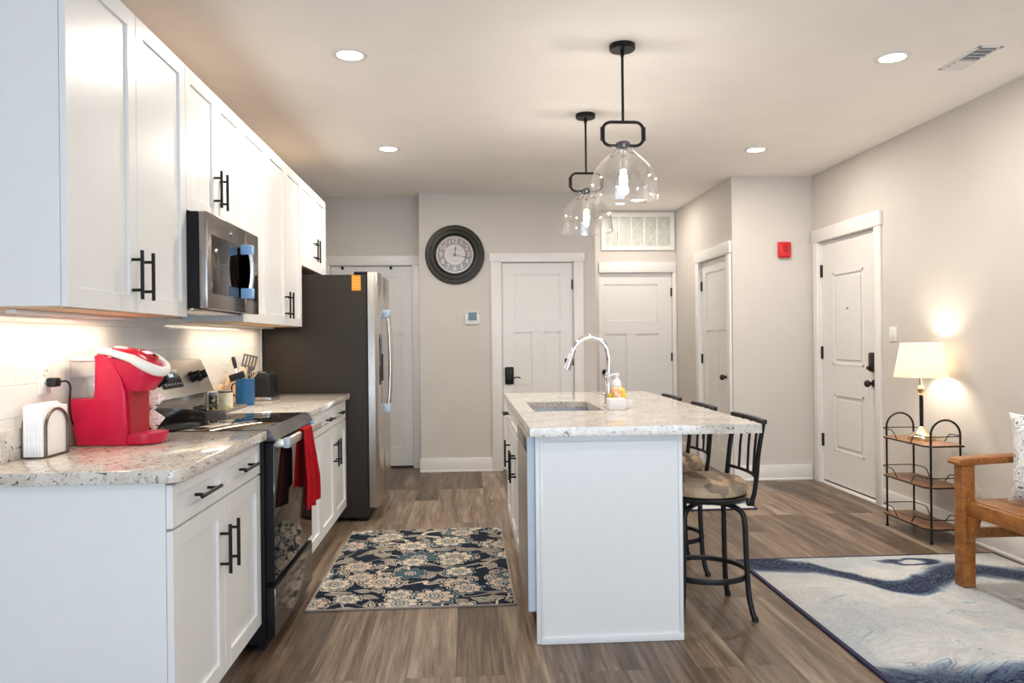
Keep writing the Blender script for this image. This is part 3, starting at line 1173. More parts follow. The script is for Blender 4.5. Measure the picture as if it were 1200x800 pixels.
def shaker(par, M, u0, v0, u1, v1, name='door', fw=.060, t=.020, rec=.009, pl=None, g=.0016):
    mb = MB(M)
    u0, v0, u1, v1 = u0 + g, v0 + g, u1 - g, v1 - g
    for a in ((u0, v0, u0 + fw, v1), (u1 - fw, v0, u1, v1), (u0 + fw, v0, u1 - fw, v0 + fw), (u0 + fw, v1 - fw, u1 - fw, v1)):
        mb.box(a[0], a[1], .001, a[2], a[3], t, .0012, 1)
    mb.box(u0 + fw - .005, v0 + fw - .005, .001, u1 - fw + .005, v1 - fw + .005, t - rec)
    d = mb.build(name, M_cab, par)
    if pl:
        pull(d, M, *pl)
    return d


UX, BX = -1.156, -.870       # carcass fronts of wall and base units
ZB, ZT = 1.383, 2.420


def wall_unit(y0, y1, z0, label, doors, xb=XL + .001):
    t = thing('wall_cabinet', label, 'cabinet', ((xb + UX) / 2, (y0 + y1) / 2, z0), 'white wall cabinets over the counter')
    mb = MB().box(xb, y0 + .0008, z0 + .004, UX, y1 - .0008, ZT)
    mb.build('carcass', M_cab, t, smooth=0)
    MB().box(xb + .02, y0 + .018, z0 - .001, UX - .002, y1 - .018, z0 + .004).box(xb + .02, y0 + .01, ZT, UX - .002, y1 - .01, ZT + .003).split('plywood_panel', M_ply, t, smooth=0)
    M = facing('+X', UX)
    for d in doors:
        shaker(t, M, d[0], z0, d[1], ZT, pl=d[2])
    return t


hz = z0h = 1.512
wall_unit(2.238, 3.171, ZB, 'nearest white two-door wall cabinet above the red coffee maker',
          [(2.238, 2.705, ('v', 2.66, hz)), (2.705, 3.171, ('v', 2.752, hz))])
wall_unit(3.171, 3.948, 1.823, 'short white two-door wall cabinet directly above the microwave',
          [(3.171, 3.560, ('v', 3.517, 1.975)), (3.560, 3.948, ('v', 3.603, 1.975))])
wall_unit(3.948, 4.440, ZB, 'narrow single-door white wall cabinet just right of the microwave', [(3.948, 4.440, ('v', 3.99, hz))])
wall_unit(4.440, 5.347, ZB, 'tall white two-door wall cabinet above the toaster',
          [(4.440, 4.893, ('v', 4.85, hz)), (4.893, 5.347, ('v', 4.936, hz))])
wall_unit(5.347, 6.280, 1.812, 'short white two-door wall cabinet above the fridge',
          [(5.347, 5.813, ('v', 5.77, 1.965)), (5.813, 6.280, ('v', 5.856, 1.965))])

# strip lights under the wall cabinets
for y0, y1, lab in ((2.30, 3.11, 'slim strip light under the wall cabinet above the coffee maker'),
                    (3.98, 5.30, 'slim strip light under the wall cabinets above the toaster')):
    t = thing('strip_light', lab, 'light', (-1.33, (y0 + y1) / 2, ZB - .001), 'strip lights under the wall cabinets')
    MB().box(-1.345, y0, ZB - .013, -1.315, y1, ZB - .002, .002).build('housing', M_trim, t)
    light('strip_lamp', 'AREA', (0, 0, -.0135), P_UNDER * (y1 - y0), C_STRIP, parent=t, size=.02, size_y=(y1 - y0) * .96)


def base_unit(y0, y1, label, drawers, doors, near_panel=False):
    t = thing('base_cabinet', label, 'cabinet', ((XL + BX) / 2, (y0 + y1) / 2, 0), 'white base cabinets along the left wall')
    mb = MB().box(XL + .001, y0, .112, BX, y1, .875)
    mb.build('carcass', M_cab, t, smooth=0)
    mb = MB().box(XL + .001, y0 + .002, .001, BX - .07, y1 - .002, .112)
    mb.build('toe_kick', M_cab, t, smooth=0)
    M = facing('+X', BX)
    for a, b, pl in drawers:
        shaker(t, M, a, .738, b, .868, 'drawer', fw=.036, pl=pl)
    for a, b, pl in doors:
        shaker(t, M, a, .118, b, .733, pl=pl)
    return t


dz, oz = .803, .568
base_unit(2.238, 3.168, 'nearest white base cabinet with two drawers and two doors, left of range',
          [(2.238, 2.703, ('h', 2.478, dz, .185)), (2.703, 3.168, ('h', 2.94, dz, .185))],
          [(2.238, 2.703, ('v', 2.658, oz)), (2.703, 3.168, ('v', 2.752, oz))])
base_unit(3.951, 4.470, 'white base cabinet with one drawer, half hidden behind the red towel',
          [(3.951, 4.470, ('h', 4.21, dz, .185))], [(3.951, 4.470, ('v', 4.0, oz))])
base_unit(4.470, 5.390, 'far white base cabinet with two drawers and two doors beside fridge',
          [(4.470, 4.930, ('h', 4.70, dz, .185)), (4.930, 5.390, ('h', 5.16, dz, .185))],
          [(4.470, 4.930, ('v', 4.885, oz)), (4.930, 5.390, ('v', 4.975, oz))])


def counter(y0, y1, label, round_near):
    t = thing('countertop', label, 'countertop', ((XL - .82) / 2, (y0 + y1) / 2, .876))
    xf = -.8215
    if round_near:
        r = .035
        poly = [(XL + .001, y0), (xf - r, y0)] + arc(xf - r, y0 + r, r, -PI / 2, 0, 8)[1:] + [(xf, y1), (XL + .001, y1)]
    else:
        poly = [(XL + .001, y0), (xf, y0), (xf, y1), (XL + .001, y1)]
    MB().prism(poly, .8765, .914, 'XY', .003).build('slab', M_granite, t)
    MB().box(XL + .0105, y0 + .015, .9142, XL + .030, y1, 1.012, .002).build('upstand', M_granite, t)
    return t


counter(2.212, 3.1695, 'near granite countertop carrying the coffee maker and napkins', True)
counter(3.9495, 5.395, 'far granite countertop between range and fridge carrying the blue crock', False)

# ---------------------------------------------------------------- range
t = thing('range', 'stainless and black electric range with red towel on its door', 'range', (-1.13, 3.56, 0))
y0, y1 = 3.173, 3.945
MB().box(XL + .02, y0, .03, -.835, y1, .895, .003).build('body', M_gasket, t)
mb = MB().box(XL + .03, y0, .897, -.825, y1, .917, .004)
mb.build('cooktop', M_bglass, t)
mb = MB()
for (x, y, r) in ((-1.0, 3.36, .105), (-1.0, 3.76, .085), (-1.24, 3.36, .075), (-1.24, 3.76, .095)):
    mb.lathe([(r, .9172), (r + .003, .9172), (r + .003, .9175), (r, .9175)], (x, y, 0), 48, closed=True)
mb.split('burner_ring', plain('burner_grey', (.05, .05, .05), .3), t)
MB().prism([(-.83, .919), (-.812, .916), (-.786, .872), (-.80, .868), (-.83, .868)], y0 - .002, y1 + .002, 'XZ', .002).build('front_strip', M_slated, t)
od = MB().box(-.834, y0 + .004, .285, -.801, y1 - .004, .862, .004).build('oven_door', M_gasket, t)
MB().box(-.802, y0 + .010, .291, -.7975, y1 - .010, .856, .001).build('door_glass', M_oglass, od)
sd = MB().box(-.834, y0 + .004, .055, -.801, y1 - .004, .262, .004).build('storage_drawer', M_gasket, t)
MB().box(-.802, y0 + .010, .060, -.7975, y1 - .010, .257, .001).build('drawer_front', M_slated2, sd)
MB().box(-.87, y0 + .02, .0, -.845, y1 - .02, .055).build('plinth', M_gasket, t)
h = MB()
hx, hzz = -.748, .858
h.box(hx - .010, y0 + .022, hzz - .019, hx + .010, y1 - .030, hzz + .019, .006)
hb = h.build('handle', M_steelh, t)
mb = MB()
for yy in (y0 + .022, y1 - .075):
    mb.box(-.800, yy, hzz - .018, hx - .006, yy + .042, hzz + .014, .004)
mb.split('handle_post', M_steelh, hb)
MB().box(hx - .0125, y0 + .017, hzz - .021, hx + .0125, y0 + .062, hzz + .021, .004).build('protective_film', plain('clear_film', (.42, .48, .56), .2), hb)
MB().box(-.798, y1 - .078, hzz - .02, hx - .008, y1 - .033, hzz + .018, .004).build('protective_film', M_film, hb)
# backguard
bx0 = XL + .03
MB().prism([(bx0, .917), (bx0 + .09, .917), (bx0 + .10, .95), (bx0 + .10, 1.040), (bx0, 1.040)], y0 + .01, y1 - .01, 'XZ').build('riser', M_oglass, t)
pa, pb = (bx0 + .135, 1.036), (bx0 + .07, 1.196)
bg = MB().prism([(bx0, 1.036), pa, pb, (bx0, 1.200)], y0, y1 - .01, 'XZ', .003).build('backguard', M_steelh, t)
dv = Vector((pb[0] - pa[0], 0, pb[1] - pa[1]))
tz = dv.normalized()
nz = Vector((tz.z, 0, -tz.x))
Mb = Matrix.Identity(4)
for i, cvec in enumerate((Vector((0, 1, 0)), tz, nz)):
    for k2 in range(3):
        Mb[k2][i] = cvec[k2]
Mb.translation = Vector((pa[0], 0, pa[1]))
dsp = MB(Mb).box(3.33, .045, .0, 3.56, .130, .005, .003).build('control_display', M_dglass, bg)
MB(Mb).text('12:16', .024, Matrix.Translation((3.455, .103, .0055)), .0004).build('clock_digits', M_digit, dsp, smooth=0)
mb = MB(Mb)
for c in range(6):
    mb.box(3.355 + c * .034, .058, .005, 3.372 + c * .034, .066, .0056)
mb.split('key_print', plain('key_grey', (.35, .36, .38), .5), dsp)
for yy in (3.235, 3.30, 3.70, 3.79):
    mb = MB(Mb)
    mb.cyl((yy, .085, 0), (yy, .085, .012), .027, n=28)
    mb.cyl((yy, .085, .012), (yy, .085, .040), .022, .019, n=28)
    mb.box(yy - .005, .065, .040, yy + .005, .105, .046, .002)
    mb.build('knob', M_black, bg)

# towel over the oven handle
t0 = thing('dish_towel', 'red waffle dish towel hanging over the oven door handle', 'towel', (hx, 3.53, .50))


def towel(u, v):
    # v runs from the front hem up over the bar and down behind it
    L0, Lt, L1 = .345, .055, .26
    s = v * (L0 + Lt + L1)
    top = hzz + .0215
    if s < L0:
        z, f, side = top - (L0 - s), (L0 - s) / L0, 1
        x = hx + .0125
    elif s < L0 + Lt:
        a = (s - L0) / Lt * PI
        z, f, side = top + math.sin(a) * .008, 0.0, 0
        x = hx + .0125 * math.cos(a)
    else:
        q = s - L0 - Lt
        z, f, side = top - q, q / L1, -1
        x = hx - .0125
    wdt = lerp(.085, .165, min(1, f * 1.15)) if side >= 0 else lerp(.085, .12, f)
    y = 3.535 + (u - .5) * 2 * wdt - .03 * f
    fold = math.sin(u * 4.2 * PI + .6) * .5 + .5
    amp = .034 * min(1, f * 1.3 + .12)
    if side >= 0:
        x += .002 + amp * fold + .012 * f * (1 - u)
    else:
        x -= .002 + .10 * amp * fold
    z += .012 * math.sin(u * 5 + 1) * f
    return Vector((x, y, z))


MB().grid(towel, 56, 60, .0035).build('cloth', M_towel, t0, smooth=60)

# ---------------------------------------------------------------- microwave
t = thing('microwave', 'stainless over-the-range microwave with blue film on its handle', 'microwave', (-1.28, 3.56, 1.43))
z0, z1 = 1.424, 1.819
MB().box(XL + .012, y0 + .002, z0, -1.092, y1, z1, .002).build('case', M_gasket, t)
MB().box(-1.30, y0 + .05, z0 - .010, -1.13, y1 - .05, z0 + .002, .003).build('vent_grille', M_steel, t)
fx = -1.090
dr = MB().box(fx, y0 + .002, z0 - .004, -1.056, 3.713, z1, .004).build('door', M_slate, t)
MB().box(-1.058, y0 + .055, z0 + .060, -1.0545, 3.690, z1 - .088, .001).build('window', M_oglass, dr)
MB().box(fx, 3.716, z0 - .004, -1.056, y1, z1, .004).build('control_panel', M_slate, t)
MB().box(-1.058, 3.745, z0 + .06, -1.0545, y1 - .03, z1 - .088, .001).build('key_panel', M_bglass, t)
mb = MB()
mb.lathe([(.012, 0), (.016, 0), (.016, .0015), (.012, .0015)], n=28, closed=True, M=Matrix.Translation((-1.0562, 3.50, 1.772)) @ Matrix.Rotation(PI / 2, 4, 'Y'))
mb.tube(spline([(-1.0555, 3.492, 1.768), (-1.0555, 3.498, 1.778), (-1.0555, 3.503, 1.766), (-1.0555, 3.509, 1.776)], 5), .0014, 6)
mb.build('round_emblem', M_chrome, t)
yh, hw = 3.64, .016
pts = [(-1.045, z0 + .062), (-1.012, z0 + .075), (-.998, z0 + .14), (-.994, (z0 + z1) / 2), (-.998, z1 - .15), (-1.012, z1 - .098), (-1.045, z1 - .085)]
mb = MB()
prof = spline([(x, 0, z) for x, z in pts], 6)
outer = [(p.x, p.z) for p in prof]
inner = [(p.x - .016, p.z + (.0 if 8 < i < len(prof) - 9 else (.012 if i < 10 else -.012))) for i, p in enumerate(prof)]
mb.prism(outer + inner[::-1], yh - hw, yh + hw, 'XZ', .003)
hd = mb.build('handle', M_steel, t)
mb = MB()
for za, zb in ((z0 + .060, z0 + .110), (z1 - .130, z1 - .083)):
    mb.box(-1.054, yh - hw - .002, za, -.997, yh + hw + .002, zb, .006)
mb.split('protective_film', M_film, hd)

# ---------------------------------------------------------------- refrigerator
t = thing('refrigerator', 'dark-sided side-by-side refrigerator with stainless doors and orange tag', 'refrigerator', (-1.0, 5.87, 0))
fy0, fy1 = 5.42, 6.33
MB().box(-1.42, fy0, .03, -.702, fy1, 1.753, .004).build('case', M_fside, t)
mb = MB().box(-.80, fy0 + .02, .004, -.705, fy1 - .02, .085, .003)
mb.build('base_grille', M_gasket, t)
for yy in (fy0 + .06, fy1 - .06):
    for xx in (-.76, -1.36):
        MB().cyl((xx, yy, 0), (xx, yy, .031), .018, n=16).build('foot', M_gasket, t)
mb = MB()
for yy in (fy0 + .01, fy1 - .13):
    mb.box(-.79, yy, 1.7535, -.66, yy + .12, 1.775, .005)
mb.split('hinge_cover', M_gasket, t)
MB().box(-.702, fy0 + .006, .09, -.693, fy1 - .006, 1.757).build('gasket', M_gasket, t)


def fridge_door(a, b):
    n = 14
    front = []
    for i in range(n + 1):
        q = i / n
        front.append((-.646 + .024 * (1 - (2 * q - 1) ** 4) ** .8 + .004 * math.sin(PI * q), a + (b - a) * q))
    poly = [(-.693, a)] + front + [(-.693, b)]
    return MB().prism(poly, .098, 1.772, 'XY', .003).build('door', M_steel, t, smooth=40)


dl = fridge_door(fy0 + .002, 5.795)
drr = fridge_door(5.803, fy1 - .002)
MB().box(-.640, 5.50, .965, -.616, 5.72, 1.33, .004).build('dispenser', M_bglass, dl)
MB().box(-.630, 5.525, .985, -.6155, 5.695, 1.19, .004).build('dispenser_recess', M_gasket, dl)
for par, yy in ((dl, 5.765), (drr, 5.84)):
    pts = spline([(-.622, yy, .765), (-.592, yy, .79), (-.578, yy, .92), (-.573, yy, 1.13), (-.578, yy, 1.34), (-.592, yy, 1.465), (-.622, yy, 1.49)], 6)
    hd = MB().tube(pts, .013, 12).build('handle', M_steel, par)
    mb = MB()
    for za, zb in ((.742, .805), (1.455, 1.515)):
        mb.box(-.628, yy - .017, za, -.575, yy + .017, zb, .006)
    mb.split('protective_film', plain('handle_film', (.48, .60, .74), .2), hd)
st = MB().box(-.803, fy0 - .0012, 1.640, -.740, fy0 - .0002, 1.748).build('orange_tag', M_orange, t, smooth=0)
mb = MB()
for k in range(5):
    mb.box(-.795, fy0 - .0018, 1.660 + k * .016, -.748, fy0 - .0012, 1.666 + k * .016)
mb.split('tag_print', plain('tag_print', (1.0, .50, .12), .6), st, smooth=0)

# ================================================================ ON THE LEFT COUNTER
CT = .9145
# ---- coffee maker (local frame: x to its front, y away from the camera)
MK = Matrix.Translation((-1.203, 2.760, CT)) @ Matrix.Rotation(math.radians(-5), 4, 'Z')
t = thing('coffee_maker', 'red single-serve coffee maker with white lid handle and clear tank', 'coffee maker', (-1.28, 2.85, CT))
WD = .165
side = [(-.184, .0), (-.200, .085), (-.206, .168), (-.118, .168), (-.114, .306), (-.120, .318), (-.104, .326), (-.079, .323), (-.047, .292), (-.022, .243), (-.007, .189), (.0, .0)]
MB(MK).prism(side, 0, WD, 'XZ', .007, 3).build('body', M_red, t)
MB(MK).box(-.006, .018, .03, .006, WD - .018, .20).build('front_recess', M_redd, t)


def nose(x0, tip, hw, n=16):
    """plan outline with a rounded front"""
    c = WD / 2
    pts = [(x0, c - hw)]
    for i in range(n + 1):
        a = -PI / 2 + PI * i / n
        xr = tip - hw * .9
        pts.append((xr + hw * .9 * abs(math.cos(a)) ** .8, c + hw * math.sin(a)))
    pts.append((x0, c + hw))
    return pts


def loft(levels):
    """rings of equal length, bottom to top"""
    t_ = bmesh.new()
    R = [[t_.verts.new((x, y, z)) for x, y, z in ring] for ring in levels]
    N = len(R[0])
    for A, B in zip(R, R[1:]):
        for k in range(N):
            t_.faces.new((A[k], A[(k + 1) % N], B[(k + 1) % N], B[k]))
    t_.faces.new(R[0][::-1])
    t_.faces.new(R[-1])
    return t_


def slope(x):
    return .330 - .20 * max(0, x + .085) - 2.0 * max(0, x + .01) ** 2 - .25 * max(0, x - .02)


lv = []
for hw, tip, kz in ((.060, .052, 0), (.070, .070, .3), (.078, .083, .7), (.080, .086, 1.0)):
    lv.append([(x, y, lerp(.190 if x < 0 else .192, slope(x) - .012, kz)) for x, y in nose(-.070, tip, hw)])
mb = MB(MK)
mb.add(loft(lv))
head = mb.build('brew_head', M_red, t)
lv = []
for ins, dz_ in ((.0, -.010), (.004, .010), (.018, .022), (.040, .027)):
    lv.append([(x, y, slope(x) + dz_) for x, y in nose(-.065, .082 - ins, .074 - ins)])
MB(MK).add(loft(lv)).build('lid', M_red, t)
rim = [(-.105, .0, .338), (-.075, -.001, .337)] + [(x, y, slope(x) + .002) for x, y in nose(-.045, .090, .083, 22)][1:-1] + [(-.075, WD + .001, .337), (-.105, WD, .338)]
rs = spline(rim, 3)
MB(MK).tube(rs, [.0115 + .006 * max(0, min(1, (q.x + .03) / .11)) for q in rs], 10, flat=1.1).build('lid_handle', M_whitep, t)
nrm = Matrix.Translation((.040, WD / 2, slope(.040) + .0285)) @ Matrix.Rotation(math.radians(27), 4, 'Y')
pn = MB(MK @ nrm).lathe([(0, .003), (.034, .003), (.037, 0), (.037, -.012), (0, -.012)], n=32).build('control_panel', plain('panel_red', (.42, .01, .02), .2), t)
MB(MK @ nrm).box(-.018, -.022, .003, .004, .022, .0045).build('screen', glow('brewer_screen', (.9, .45, .6), .9), pn)
MB(MK @ nrm).cyl((.020, 0, .003), (.020, 0, .007), .007, n=18).build('button', M_black, pn)
mb = MB(MK)
mb.box(-.212, .004, .1695, -.1165, WD - .004, .300, .008)
tk = mb.build('water_tank', M_tank, t)
MB(MK).box(-.209, .008, .172, -.120, WD - .008, .245, .006).build('water', glassy('water', tint=(.86, .88, .90), base=.06, edge=.5), tk)
MB(MK).box(-.214, .002, .300, -.1155, WD - .002, .318, .006).build('tank_lid', plain('tank_lid', (.78, .66, .66), .2), tk)
lv = [[(x, y, z) for x, y in nose(.001, tp, hw)] for tp, hw, z in ((.082, .070, 0.0), (.092, .078, .006), (.094, .080, .024), (.094, .080, .030))]
tr = MB(MK).add(loft(lv)).build('drip_tray', M_red, t)
lv = [[(x, y, z) for x, y in nose(.004, .098, .083)] for z in (.030, .036, .040)]
MB(MK).add(loft(lv)).build('tray_rim', M_red, tr)
cord = spline([(XL + .050, 2.695, 1.149), (XL + .066, 2.703, 1.149), (XL + .074, 2.712, 1.13), (XL + .066, 2.722, 1.07), (XL + .058, 2.745, 1.02), (XL + .046, 2.79, .985), (XL + .042, 2.83, .955), (-1.395, 2.85, .950)], 8)
pc = MB().tube(cord, .0035, 8).build('power_cord', M_blackp, t)
MB().box(XL + .0195, 2.660, 1.132, XL + .052, 2.700, 1.163, .006).build('plug', M_blackp, pc)

# ---- napkins and their holder
t = thing('napkin_holder', 'bronze wire napkin holder with arched sides beside the coffee maker', 'napkin holder', (-1.374, 2.562, CT))
MB().box(-1.412, 2.492, CT, -1.336, 2.632, CT + .004, .001).build('base', plain('holder_bronze', (.13, .085, .06), .3, metal=.7), t)
for xx in (-1.338, -1.409):
    pts = [(xx, 2.495, CT + .002), (xx, 2.495, CT + .095)] + [(xx, 2.562 + .067 * math.cos(PI - PI * i / 14), CT + .095 + .058 * math.sin(PI * i / 14)) for i in range(1, 14)] + [(xx, 2.629, CT + .095), (xx, 2.629, CT + .002)]
    MB().tube(pts, .0042, 10).build('arch', plain('holder_bronze', (.13, .085, .06), .3, metal=.7), t)
for k in range(6):
    o_ = random.uniform(-.002, .002)
    hgt = .168 + o_ + .006 * math.sin(k)
    x_ = -1.403 + k * .0100
    o = MB().box(x_, 2.486 + o_, CT + .0045, x_ + .0099, 2.638 + o_, CT + hgt, .0018).build('paper_napkin', M_paper, loc=(x_, 2.562, CT + .0045))
    tag(o, 'white folded paper napkin standing in the bronze wire holder', 'napkin', 'napkins in the wire holder')

# ---- two printed packets by the range
t = thing('packet_rack', 'small black wire rack behind the coffee maker holding printed packets', 'rack', (-1.255, 3.05, CT))
mb = MB()
mb.cyl((-1.255, 3.05, CT), (-1.255, 3.05, CT + .008), .045, n=24)
mb.tube([(-1.255, 3.05, CT + .005), (-1.255, 3.05, CT + .20)], .003, 8)
for zz in (CT + .065, CT + .145):
    mb.tube([(-1.255, 3.05, zz - .02), (-1.225, 3.042, zz - .024), (-1.200, 3.036, zz - .024)], .0022, 8)
mb.build('frame', M_black, t)
for zz, lab in ((CT + .145, 'upper square packet with red print poking out behind coffee maker'), (CT + .065, 'lower square packet with red print poking out behind coffee maker')):
    R = Matrix.Translation((-1.224, 3.040, zz)) @ Matrix.Rotation(math.radians(12), 4, 'Z') @ Matrix.Rotation(math.radians(38), 4, 'Y')
    o = MB(R).box(-.031, -.004, -.031, .031, .004, .031, .003).build('paper_packet', M_packet, loc=(-1.224, 3.040, zz))
    tag(o, lab, 'packet', 'packets behind the coffee maker')

# ---- tray of jars beside the range
t = thing('serving_tray', 'low grey tray holding spice shaker and canisters behind the cooktop', 'tray', (-1.36, 4.13, CT))
MB().box(-1.412, 3.975, CT, -1.235, 4.34, CT + .006, .002).box(-1.412, 3.975, CT + .006, -1.406, 4.34, CT + .018, .002).box(-1.241, 3.975, CT + .006, -1.235, 4.34, CT + .018, .002).box(-1.406, 3.975, CT + .006, -1.241, 3.981, CT + .018, .002).box(-1.406, 4.334, CT + .006, -1.241, 4.34, CT + .018, .002).build('tray_body', plain('tray_stone', (.22, .19, .16), .4), t)
z = CT + .0065
t = thing('canister', 'plain white canister at the left of the grey tray, nearest range', 'canister', (-1.425, 4.03, z))
MB().lathe([(0, 0), (.030, 0), (.032, .004), (.032, .082), (.028, .088), (0, .088)], (-1.372, 4.03, z), 28).build('body', M_whitep, t)
MB().lathe([(0, .088), (.0325, .088), (.0325, .096), (0, .098)], (-1.372, 4.03, z), 28).build('lid', M_whitep, t)
t = thing('spice_shaker', 'slim dark spice shaker with colourful label on grey tray', 'spice jar', (-1.322, 4.04, z))
MB().lathe([(0, 0), (.021, 0), (.022, .003), (.022, .078), (.020, .082), (0, .082)], (-1.322, 4.04, z), 28).build('body', M_spice, t)
MB().lathe([(0, .082), (.0215, .082), (.0215, .096), (.019, .099), (0, .099)], (-1.322, 4.04, z), 28).build('cap', plain('cap_lilac', (.26, .24, .34), .4), t)
t = thing('canister', 'cream patterned canister with dark lid rim on grey tray', 'canister', (-1.283, 4.10, z))
MB().lathe([(0, 0), (.036, 0), (.037, .004), (.037, .090), (.034, .094), (0, .094)], (-1.279, 4.11, z), 32).build('body', M_cream, t)
MB().lathe([(0, .094), (.0375, .094), (.0375, .100), (.034, .102), (0, .102)], (-1.279, 4.11, z), 32).build('lid', M_blackp, t)

# ---- cutting boards
t = thing('cutting_board', 'pale wooden paddle cutting board leaning on tiles beside blue crock', 'cutting board', (-1.45, 4.62, CT))
zz = CT + .001
poly = [(4.50, zz), (4.80, zz), (4.80, zz + .165), (4.555, zz + .165), (4.53, zz + .115), (4.47, zz + .118)] + [(4.435 + .034 * math.cos(a), zz + .092 + .034 * math.sin(a)) for a in [PI * .5 + i * PI / 8 for i in range(9)]] + [(4.47, zz + .066), (4.50, zz + .060)]
MB().prism(poly, -1.4135, -1.394, 'YZ', .004).build('board', M_wood, t)

# ---- utensil crock and what stands in it
cx, cy = -1.288, 4.50
t = thing('utensil_crock', 'blue enamel utensil crock with a dark wire handle', 'crock', (cx, cy, CT))
MB().lathe([(0, 0), (.050, 0), (.053, .004), (.053, .150), (.0545, .153), (.051, .155), (.049, .150), (.049, .008), (0, .008)], (cx, cy, CT), 40).build('body', M_blue, t)
MB().tube(spline([(cx - .052, cy - .005, CT + .128), (cx - .070, cy - .010, CT + .118), (cx - .073, cy - .010, CT + .085), (cx - .066, cy - .008, CT + .060), (cx - .052, cy - .005, CT + .052)], 6), .004, 8).build('handle', M_black, t)


def stick(name, label, p0, p1, r, mat, cat='utensil'):
    t_ = thing(name, label, cat, p0, 'kitchen utensils in the blue crock')
    MB().tube([p0, p1], r, 10).build('shaft', mat, t_)
    return t_


b = CT + .0085
t = stick('slotted_turner', 'grey slotted turner standing head-up in the blue crock', (cx + .005, cy + .01, b), (cx + .012, cy + .0, b + .215), .006, M_woods)
mb = MB(Matrix.Translation((cx + .016, cy, b + .205)) @ Matrix.Rotation(math.radians(14), 4, 'Y'))
for a in ((-.040, .000, .040, .016), (-.040, .070, .040, .080)):
    mb.box(a[0], -.003, a[1], a[2], .003, a[3], .001)
for k in range(5):
    x = -.040 + k * .0178
    mb.box(x, -.003, .010, x + .0088, .003, .074, .001)
mb.prism([(-.040, .002), (-.012, -.03), (.012, -.03), (.040, .002)], -.003, .003, 'XZ')
mb.build('slotted_head', M_grey, t)
t = stick('whisk', 'pale balloon whisk leaning right in the blue crock', (cx + .02, cy + .02, b), (cx + .030, cy + .040, b + .15), .007, M_woods)
for k in range(5):
    a = PI * k / 5
    pts = []
    for i in range(17):
        q = -PI / 2 + 2 * PI * i / 16
        rr = .028 * math.cos(q) if True else 0
        zl = .055 + .055 * math.sin(q)
        pts.append((cx + .030 + rr * math.cos(a) + .1 * zl, cy + .042 + rr * math.sin(a), b + .148 + zl))
    MB().tube(pts[:-1], .0016, 6, closed=True).build('wire', M_woods, t)
t = stick('potato_masher', 'black-handled masher standing at left of the blue crock', (cx - .020, cy - .005, b), (cx - .045, cy - .02, b + .205), .005, M_chrome)
mb = MB(Matrix.Translation((cx - .046, cy - .02, b + .205)) @ Matrix.Rotation(math.radians(-14), 4, 'Y'))
mb.lathe([(0, 0), (.009, 0), (.011, .02), (.011, .055), (.008, .07), (0, .072)], n=20)
mb.build('grip', M_blackp, t)
t = stick('spatula', 'dark flat spatula head at front left of the blue crock', (cx - .016, cy - .025, b), (cx - .034, cy - .034, b + .165), .005, M_blackp)
mb = MB(Matrix.Translation((cx - .036, cy - .034, b + .160)) @ Matrix.Rotation(math.radians(72), 4, 'Y'))
mb.box(-.020, -.003, -.045, .020, .003, .045, .002)
mb.build('blade', M_blackp, t)
t = stick('wooden_spoon', 'wooden spoon standing in the middle of the blue crock', (cx - .005, cy - .015, b), (cx - .008, cy - .020, b + .16), .006, M_woods)
MB().sphere((cx - .009, cy - .021, b + .185), .030, (.8, .25, 1.1)).build('bowl', M_woods, t)

# ---- toaster
t = thing('toaster', 'black two-slot toaster with silver base trim beside the crock', 'toaster', (-1.31, 4.98, CT))
x0, x1, y0, y1 = -1.385, -1.232, 4.84, 5.06
tb = CT + .018
prof = [(x0, tb), (x1, tb), (x1 - .004, tb + .11)] + arc(x1 - .044, tb + .118, .04, 0, PI / 2, 6) + arc(x0 + .044, tb + .118, .04, PI / 2, PI, 6) + [(x0 + .004, tb + .11)]
MB().prism(prof, y0, y1, 'XZ', .008, 3).build('shell', M_blackp, t)
MB().box(x0 - .002, y0 - .002, CT, x1 + .006, y1 + .002, CT + .019, .005).build('base', M_steel, t)
for xx in (x0 + .055, x0 + .10):
    MB().box(xx, y0 + .04, tb + .155, xx + .022, y1 - .04, tb + .160, .001).build('slot', M_gasket, t)
MB().box(x1 - .002, y1 - .10, tb + .05, x1 + .020, y1 - .06, tb + .064, .004).build('lever', M_blackp, t)
MB().box(x1 - .004, y1 - .085, tb + .02, x1 + .0005, y1 - .075, tb + .12, .001).build('lever_slot', M_gasket, t)


# ================================================================ ISLAND
IX0, IX1, IY0, IY1 = .259, 1.235, 3.100, 5.200
SK = (.345, 3.815, .700, 4.390)      # sink opening
t = thing('island', 'white kitchen island cabinet block with plain end panel', 'kitchen island', (.6, 4.15, 0), 'kitchen island pieces')
EPY = 3.150
mb = MB()
mb.box(.302, EPY + .006, .001, .905, 3.170, .8755)
mb.box(.285, EPY + .004, .001, .308, 3.170, .8755, .0015)
mb.box(.303, EPY, .001, .318, EPY + .02, .8755, .0015)
mb.box(.893, EPY, .001, .909, EPY + .02, .8755, .0015)
mb.box(.318, EPY, .845, .893, EPY + .02, .8755, .001)
mb.box(.305, EPY - .003, .001, .909, EPY + .02, .030, .0015)
mb.build('end_panel', M_cab, t)
MB().box(.889, 3.171, .001, .909, 5.120, .8755, .001).box(.33, 3.79, .001, .36, 5.10, .112).box(.33, 5.09, .0, .889, 5.12, .8755).build('back_panel', M_cab, t)
MB().box(.292, 3.790, .113, .316, 5.118, .8755).box(.316, 3.790, .113, .889, 3.806, .62).box(.316, 4.675, .113, .889, 4.70, .8755).build('carcass', M_cab, t, smooth=0)
M = facing('-X', .292)
for a, b, hp in ((3.790, 4.240, ('v', 4.195, oz)), (4.240, 4.690, ('v', 4.285, oz)), (4.690, 5.118, ('v', 4.735, oz))):
    shaker(t, M, a, .118, b, .733, pl=hp)
